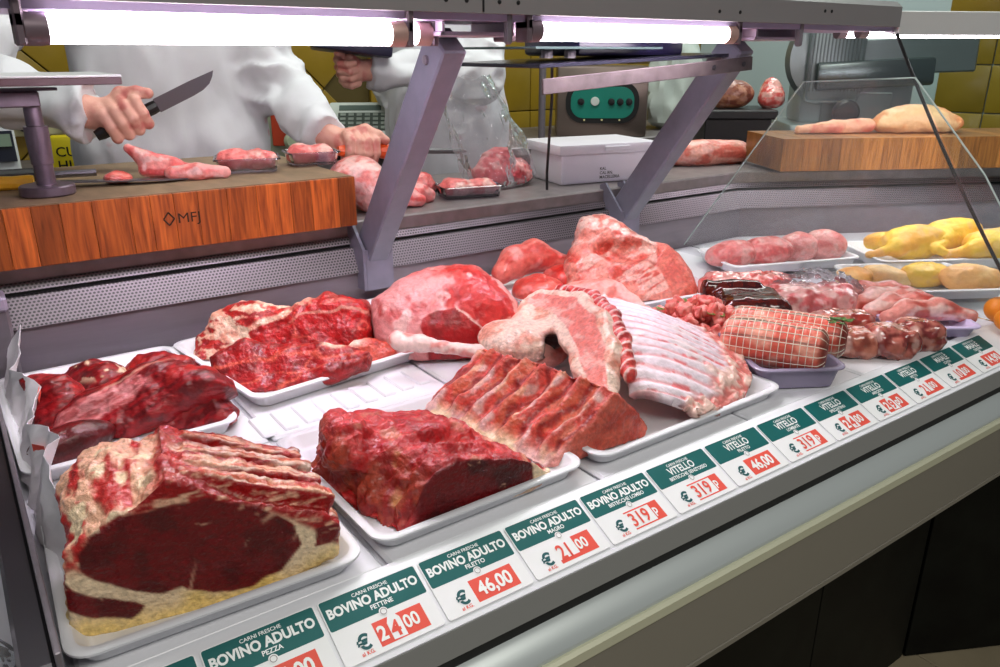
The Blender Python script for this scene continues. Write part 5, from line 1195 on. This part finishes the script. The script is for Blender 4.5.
cp = build('paper_heap', MB().grid([[(.22 + .13 * i / 10, 2.295 + .1 * j / 8, BT + .012 + .03 * math.sin(math.pi * i / 10) * math.sin(math.pi * j / 8) + .006 * math.sin(i * 2.3 + j * 1.7)) for j in range(9)] for i in range(11)], .002), mat('cream_paper', (236, 214, 160), .6), None, (.285, 2.34, BT)); tags(cp, 'crumpled cream paper in front of the yellow packet', 'paper')
gr_ = thing('grinder', (.83, 2.40, BT), 'small pale machine with orange knobs behind the butcher', 'machine')
build('body', MB().box((.89, 2.42, 1.04), (.16, .14, .22), rotz(R(-25)), bev=.008, seg=2), mat('machine_green', (176, 186, 160), .4), gr_)
build('knob_plate', MB().box((.87, 2.335, 1.04), (.09, .006, .11), rotz(R(-25)), bev=.002), mat('knob_red', (200, 70, 40), .4), gr_)
for z_ in (1.065, 1.0): build('knob', MB().lathe([(.026, 0), (.024, .02), (.014, .03)], (.88, 2.325, z_), 16, rotz(R(-25)) @ Matrix.Rotation(R(90), 3, 'X')), mat('knob_orange', (226, 84, 40), .4) if z_ > 1.03 else mat('knob_pale', (190, 200, 170), .4), gr_)
jr = thing('glass_jar', (.93, 2.31, BT), 'small clear glass jar beside the orange-knobbed machine', 'jar')
build('jar', MB().lathe([(.03, 0), (.032, .01), (.032, .08), (.022, .10)], (.965, 2.315, BT), 20), glass_mat('jar_glass', (214, 224, 220), .12, .05), jr); build('lid', MB().lathe([(.023, .10), (.024, .105), (.024, .12), (.02, .123)], (.965, 2.315, BT), 20), steel, jr)
# ============================================================ butchers
def cloth_mat(): return mat('white_coat', (226, 225, 232), .75, var=.06, vscale=10, attr='col', bump=.25, bscale=25)
COAT = cloth_mat(); SKN = mat('skin', (220, 150, 130), .45, var=.10, vscale=40, attr='col', bump=.15, bscale=200)
def arm_sdf(p, sh, el, wr, r=(.072, .060, .047), k=.03): return chain(p, np.array([sh, el, wr]), r, k)
def fist(p, c, h, v, curl=1., n=4):
    """closed hand: h runs along the held handle (towards the thumb side), v points away from the palm"""
    h = np.array(h) / np.linalg.norm(h); v = np.array(v, float); v = v - h * (v @ h); v /= np.linalg.norm(v); u = np.cross(v, h)
    if u[2] < 0: u = -u
    c = np.array(c); B = np.stack([h, v, u]); q = ((p - c.astype(np.float32)) @ B.T.astype(np.float32))
    d = ell(q, (-.002, -.012, .008), (.040, .020, .032))
    for i in range(4):
        t = .030 - .0195 * i; ln = [.92, 1.05, 1., .82][i]
        f = chain(q, np.array([(t, -.002, .034), (t + .001, .020 * ln, .026), (t + .001, .031 * ln, .004), (t, .022, -.019 * ln), (t - .001, .004, -.022)]), [.0105, .0105, .0100, .0095, .0085], .003)
        d = smin(d, f, .0035)
    th = chain(q, np.array([(-.014, -.018, .028), (.018, -.012, .040), (.042, .004, .034), (.058, .012, .026)]), [.014, .013, .0110, .0095], .006)
    return smin(d, th, .005)
def person(loc, label, torso, arms, hands, head, tw, seed, legs):
    t = thing('person', loc, label, 'person'); L0 = np.array(loc)
    tx, ty = torso
    def sd_c(p):
        x, y, z = p[:, 0], p[:, 1], p[:, 2]
        d = ell(p, (tx, ty, 1.12), (tw, .135, .42)); d = smin(d, ell(p, (tx, ty + .02, 1.36), (tw * 1.02, .12, .13)), .05)
        d = smin(d, rbox(p, (tx, ty + .01, .82), (tw * .95, .13, .30), .08), .06)
        for a in arms:
            w = np.array(a[2]); e = np.array(a[1]); dd = (w - e) / np.linalg.norm(w - e)
            d = smin(d, smax(arm_sdf(p, *a), (p - w.astype(np.float32)) @ dd.astype(np.float32) - .012, .004), .035)
        return smax(d, .55 - z, .01)
    lo = np.min([np.array(a[i]) - .09 for a in arms for i in range(3)] + [np.array((tx - tw - .03, ty - .17, .53))], axis=0)
    hi = np.max([np.array(a[i]) + .09 for a in arms for i in range(3)] + [np.array((tx + tw + .03, ty + .17, 1.52))], axis=0)
    def dp(p, n):
        f = fbm(st(p, 1, 1, .45), 9, 3, 300 + seed); rdg = 1 - np.abs(fbm(st(p, 1, 1, 1.3), 11, 2, 310 + seed)) * 2
        am = np.zeros(len(p))
        for a in arms:
            am = np.maximum(am, ss(.11, .07, np.minimum(cap(p, a[0], a[1], 0), cap(p, a[1], a[2], 0))))
        return .016 * f * (1 - am) + am * (.011 * rdg - .005)
    def cc(p, n):
        c = np.tile(lin(222, 222, 226), (len(p), 1))
        sp = ss(.80, .9, fbm(p, 26, 2, 320 + seed)) * ss(1.14, 1.08, p[:, 2]) * ss(.98, 1.03, p[:, 2]) * (n[:, 1] < -.3); return mixc(c, lin(214, 130, 140), sp * .5)
    blob('coat', sd_c, lo, hi, .0075, cc, COAT, dp, (0, 0, 0), 0, t, fit=2)
    hx, hy, hz = head
    def sd_b(p):
        d = ell(p, (hx, hy, hz), (.076, .095, .115)); d = smin(d, ell(p, (hx, hy - .035, hz - .06), (.052, .05, .06)), .03)
        d = smin(d, cap(p, (hx, hy + .02, hz - .06), (tx, ty + .02, 1.40), .054, .062), .03)
        d = smin(d, cap(p, (hx, hy - .092, hz + .015), (hx, hy - .108, hz - .02), .008, .013), .012)
        for s_ in (-1, 1):
            d = smin(d, ell(p, (hx + s_ * .076, hy + .01, hz - .005), (.012, .022, .032)), .006); d = smax(d, -ell(p, (hx + s_ * .032, hy - .096, hz + .012), (.019, .016, .012)), .008)
        d = smax(d, -ell(p, (hx, hy - .094, hz - .062), (.024, .012, .0035)), .004)
        return d
    blob('head', sd_b, (hx - .1, hy - .13, 1.36), (hx + .1, hy + .12, hz + .13), .005, lambda p, n: np.tile(lin(222, 160, 140), (len(p), 1)), SKN, None, (0, 0, 0), 0, t)
    blob('hair', lambda p: smax(smax(ell(p, (hx, hy + .006, hz + .012), (.083, .102, .118)), -(p[:, 2] - hz + .02 - .9 * (-(p[:, 1] - hy) - .03)), .02), -ell(p, (hx, hy, hz), (.072, .09, .11)), .003), (hx - .1, hy - .12, hz - .12), (hx + .1, hy + .13, hz + .14), .006, lambda p, n: np.tile(lin(60, 48, 40), (len(p), 1)), mat('hair_dark', (60, 48, 40), .7, attr='col'), None, (0, 0, 0), 0, t)
    for s_ in (-1, 1):
        build('eye', MB().lathe([(.011 * math.sin(math.pi * k / 8) + 1e-5, -.011 * math.cos(math.pi * k / 8)) for k in range(9)], (hx + s_ * .032, hy - .078, hz + .012), 12, Matrix.Rotation(R(90), 3, 'X')), mat('eye_white', (230, 226, 220), .2), t)
    for hd_ in hands:
        c, h, v, wr = hd_; c = np.array(c); wr = np.array(wr)
        def sd_h(p): return smin(fist(p, c, h, v), cap(p, c + (wr - c) * .25, wr + (wr - c) * .35, .026, .030), .015)
        def ch(p, n):
            q = fbm(p, 60, 3, 330); k = ss(.02, .05, np.linalg.norm(p - wr.astype(np.float32), axis=1)); b = mixc(lin(228, 168, 150), lin(206, 110, 104), ss(-.2, .6, q) * k * .8); return b
        blob('hand', sd_h, np.minimum(c, wr) - .075, np.maximum(c, wr) + .075, .0030, ch, SKN, None, (0, 0, 0), 0, t)
    for s_ in (-1, 1):
        build('trouser_leg', MB().tube([(tx + s_ * .09, ty + .02, .60), (tx + s_ * .10, ty, .35), (tx + s_ * .10, ty + .02, .09)], [.085, .07, .06], 14), mat('trousers', (70, 76, 92), .8), t)
        build('shoe', MB().box((tx + s_ * .10, ty - .04, .045), (.10, .27, .09), bev=.03, seg=3), kblk, t)
    return t
# first butcher
person((.43, 1.95, 0), 'butcher in a white coat holding a knife and an orange-handled steel', (.458, 1.955),
       [((.215, 1.95, 1.40), (.02, 1.745, 1.205), (.228, 1.602, 1.152), (.078, .066, .056)), ((.635, 1.95, 1.40), (.675, 1.86, 1.185), (.697, 1.655, 1.083), (.078, .066, .052))],
       [((.288, 1.575, 1.135), (.90, -.12, .42), (-.1, -1, -.12), (.235, 1.598, 1.150)), ((.752, 1.602, 1.050), (1, -.05, -.06), (-.15, -.9, -.25), (.700, 1.650, 1.080))],
       (.455, 1.90, 1.60), .205, 0, None)
knife('boning_knife', (.236, 1.577, 1.110), (.342, 1.563, 1.159), (.450, 1.549, 1.209), .026, kblk, 'pointed boning knife with black handle in the butcher\'s fist', (.12, -1, 0))
t = thing('honing_steel', (.77, 1.60, 1.06), 'orange-handled honing steel held in the butcher\'s left hand', 'tool')
build('handle', MB().tube([(.703, 1.596, 1.051), (.717, 1.595, 1.050), (.79, 1.592, 1.0455), (.812, 1.591, 1.0445), (.82, 1.591, 1.044)], [.010, .013, .013, .019, .015], 12), mat('handle_orange', (236, 90, 36), .35), t)
build('rod', MB().tube([(.82, 1.591, 1.044), (1.0, 1.58, 1.032), (1.02, 1.579, 1.031)], [.0065, .006, .002], 10), mat('honing_grey', (120, 120, 122), .4, .6), t)
# second butcher, half hidden
person((1.30, 2.12, 0), 'second butcher in a white coat behind the first slanted post', (1.30, 2.115),
       [((1.40, 2.08, 1.40), (1.30, 1.93, 1.185), (.995, 1.99, 1.205), (.078, .066, .05)), ((1.15, 2.15, 1.40), (1.20, 2.26, 1.15), (1.25, 2.06, 1.02), (.07, .06, .05))],
       [((.935, 2.0, 1.205), (-.3, -.3, .9), (-1, -.3, 0), (.99, 1.992, 1.206))], (1.28, 2.06, 1.60), .185, 7, None)
t = build('dark_tray', MB().box((.93, 1.985, 1.262), (.20, .14, .03), Matrix.Rotation(R(8), 3, 'Y') @ rotz(R(-20)), bev=.006, seg=2), mat('navy_plastic', (28, 26, 56), .4), None, (.93, 1.985, 1.25)); tags(t, 'dark navy tray held by the second butcher', 'tray')
# ============================================================ paper at the left edge and salad bags
def paper(pts, h0, seed, label, lean):
    P_ = []; n = 30
    for i in range(n):
        s_ = i / (n - 1); k = np.array([np.interp(s_, np.linspace(0, 1, len(pts)), [q[j] for q in pts]) for j in range(2)]); row = []
        hh = np.interp(s_, np.linspace(0, 1, len(h0)), h0)
        for j in range(9):
            v = j / 8; row.append((k[0] + lean * v + .010 * v * math.sin(i * .7 + seed) + .004 * math.sin(i * 1.9 + j), k[1] + .004 * math.sin(j * 1.3 + i), Z0 + .002 + hh * v))
        P_.append(row)
    t_ = thing('wrapping_paper', (pts[0][0], pts[0][1], Z0), label, 'paper')
    build('sheet', MB().grid(P_, .0006), mat('white_paper', (232, 228, 232), .6), t_, smooth=70)
    return t_, np.array(P_)
tp, PP = paper([(.009, 1.23), (.008, 1.10), (.008, .95), (.008, .80), (.010, .66)], [.085, .05, .062, .045, .06, .080, .07, .03], 1., 'crumpled white wrapping paper with red marks along the left end', .026)
def spot(i, j, du, dv, m, nm):
    c = PP[i, j]; q = PP[min(i + 1, 29), j]; e = Vector(q - c).normalized(); u = Vector((0, 0, 1))
    n = e.cross(u); n = n if n.x > 0 else -n; c = Vector(c) + n * .0018
    build(nm, MB().add([tuple(c + e * a * du + u * b * dv) for a, b in ((-1, -1), (1, -1), (1, 1), (-1, 1))], [(0, 1, 2, 3)]), m, tp, smooth=0)
spot(10, 7, .012, .006, red_m, 'red_mark'); spot(17, 5, .012, .008, red_m, 'red_mark')
for k in range(4): spot(22, 4 + k % 2, .0012, .012, kblk, 'bar_code')
for i, (x, y, l_) in enumerate([(-.10, .62, 'clear bag of green salad at the bottom left corner'), (-.12, .80, 'clear bag of salad behind the corner one, left of the end frame')]):
    t = thing('salad_bag', (x, y, .794), l_, 'bag', 'salad bags left of the end frame')
    build('film', bag_shape((x, y, .795), [.05, .065, .07, .06, .04, .02], .09, 2.2 + i, .9, nz=14, na=28), bagm, t)
    for k in range(16):
        leaf((x + rng.uniform(-.04, .04), y + rng.uniform(-.04, .04), .803 + rng.uniform(0, .05)), rng.uniform(0, 6), rng.uniform(.03, .05), [hg, mat('salad_pale', (186, 190, 120), .5), mat('carrot', (226, 110, 40), .5)][k % 3 if k % 5 == 0 else k % 2], t, .8, 'leaf')
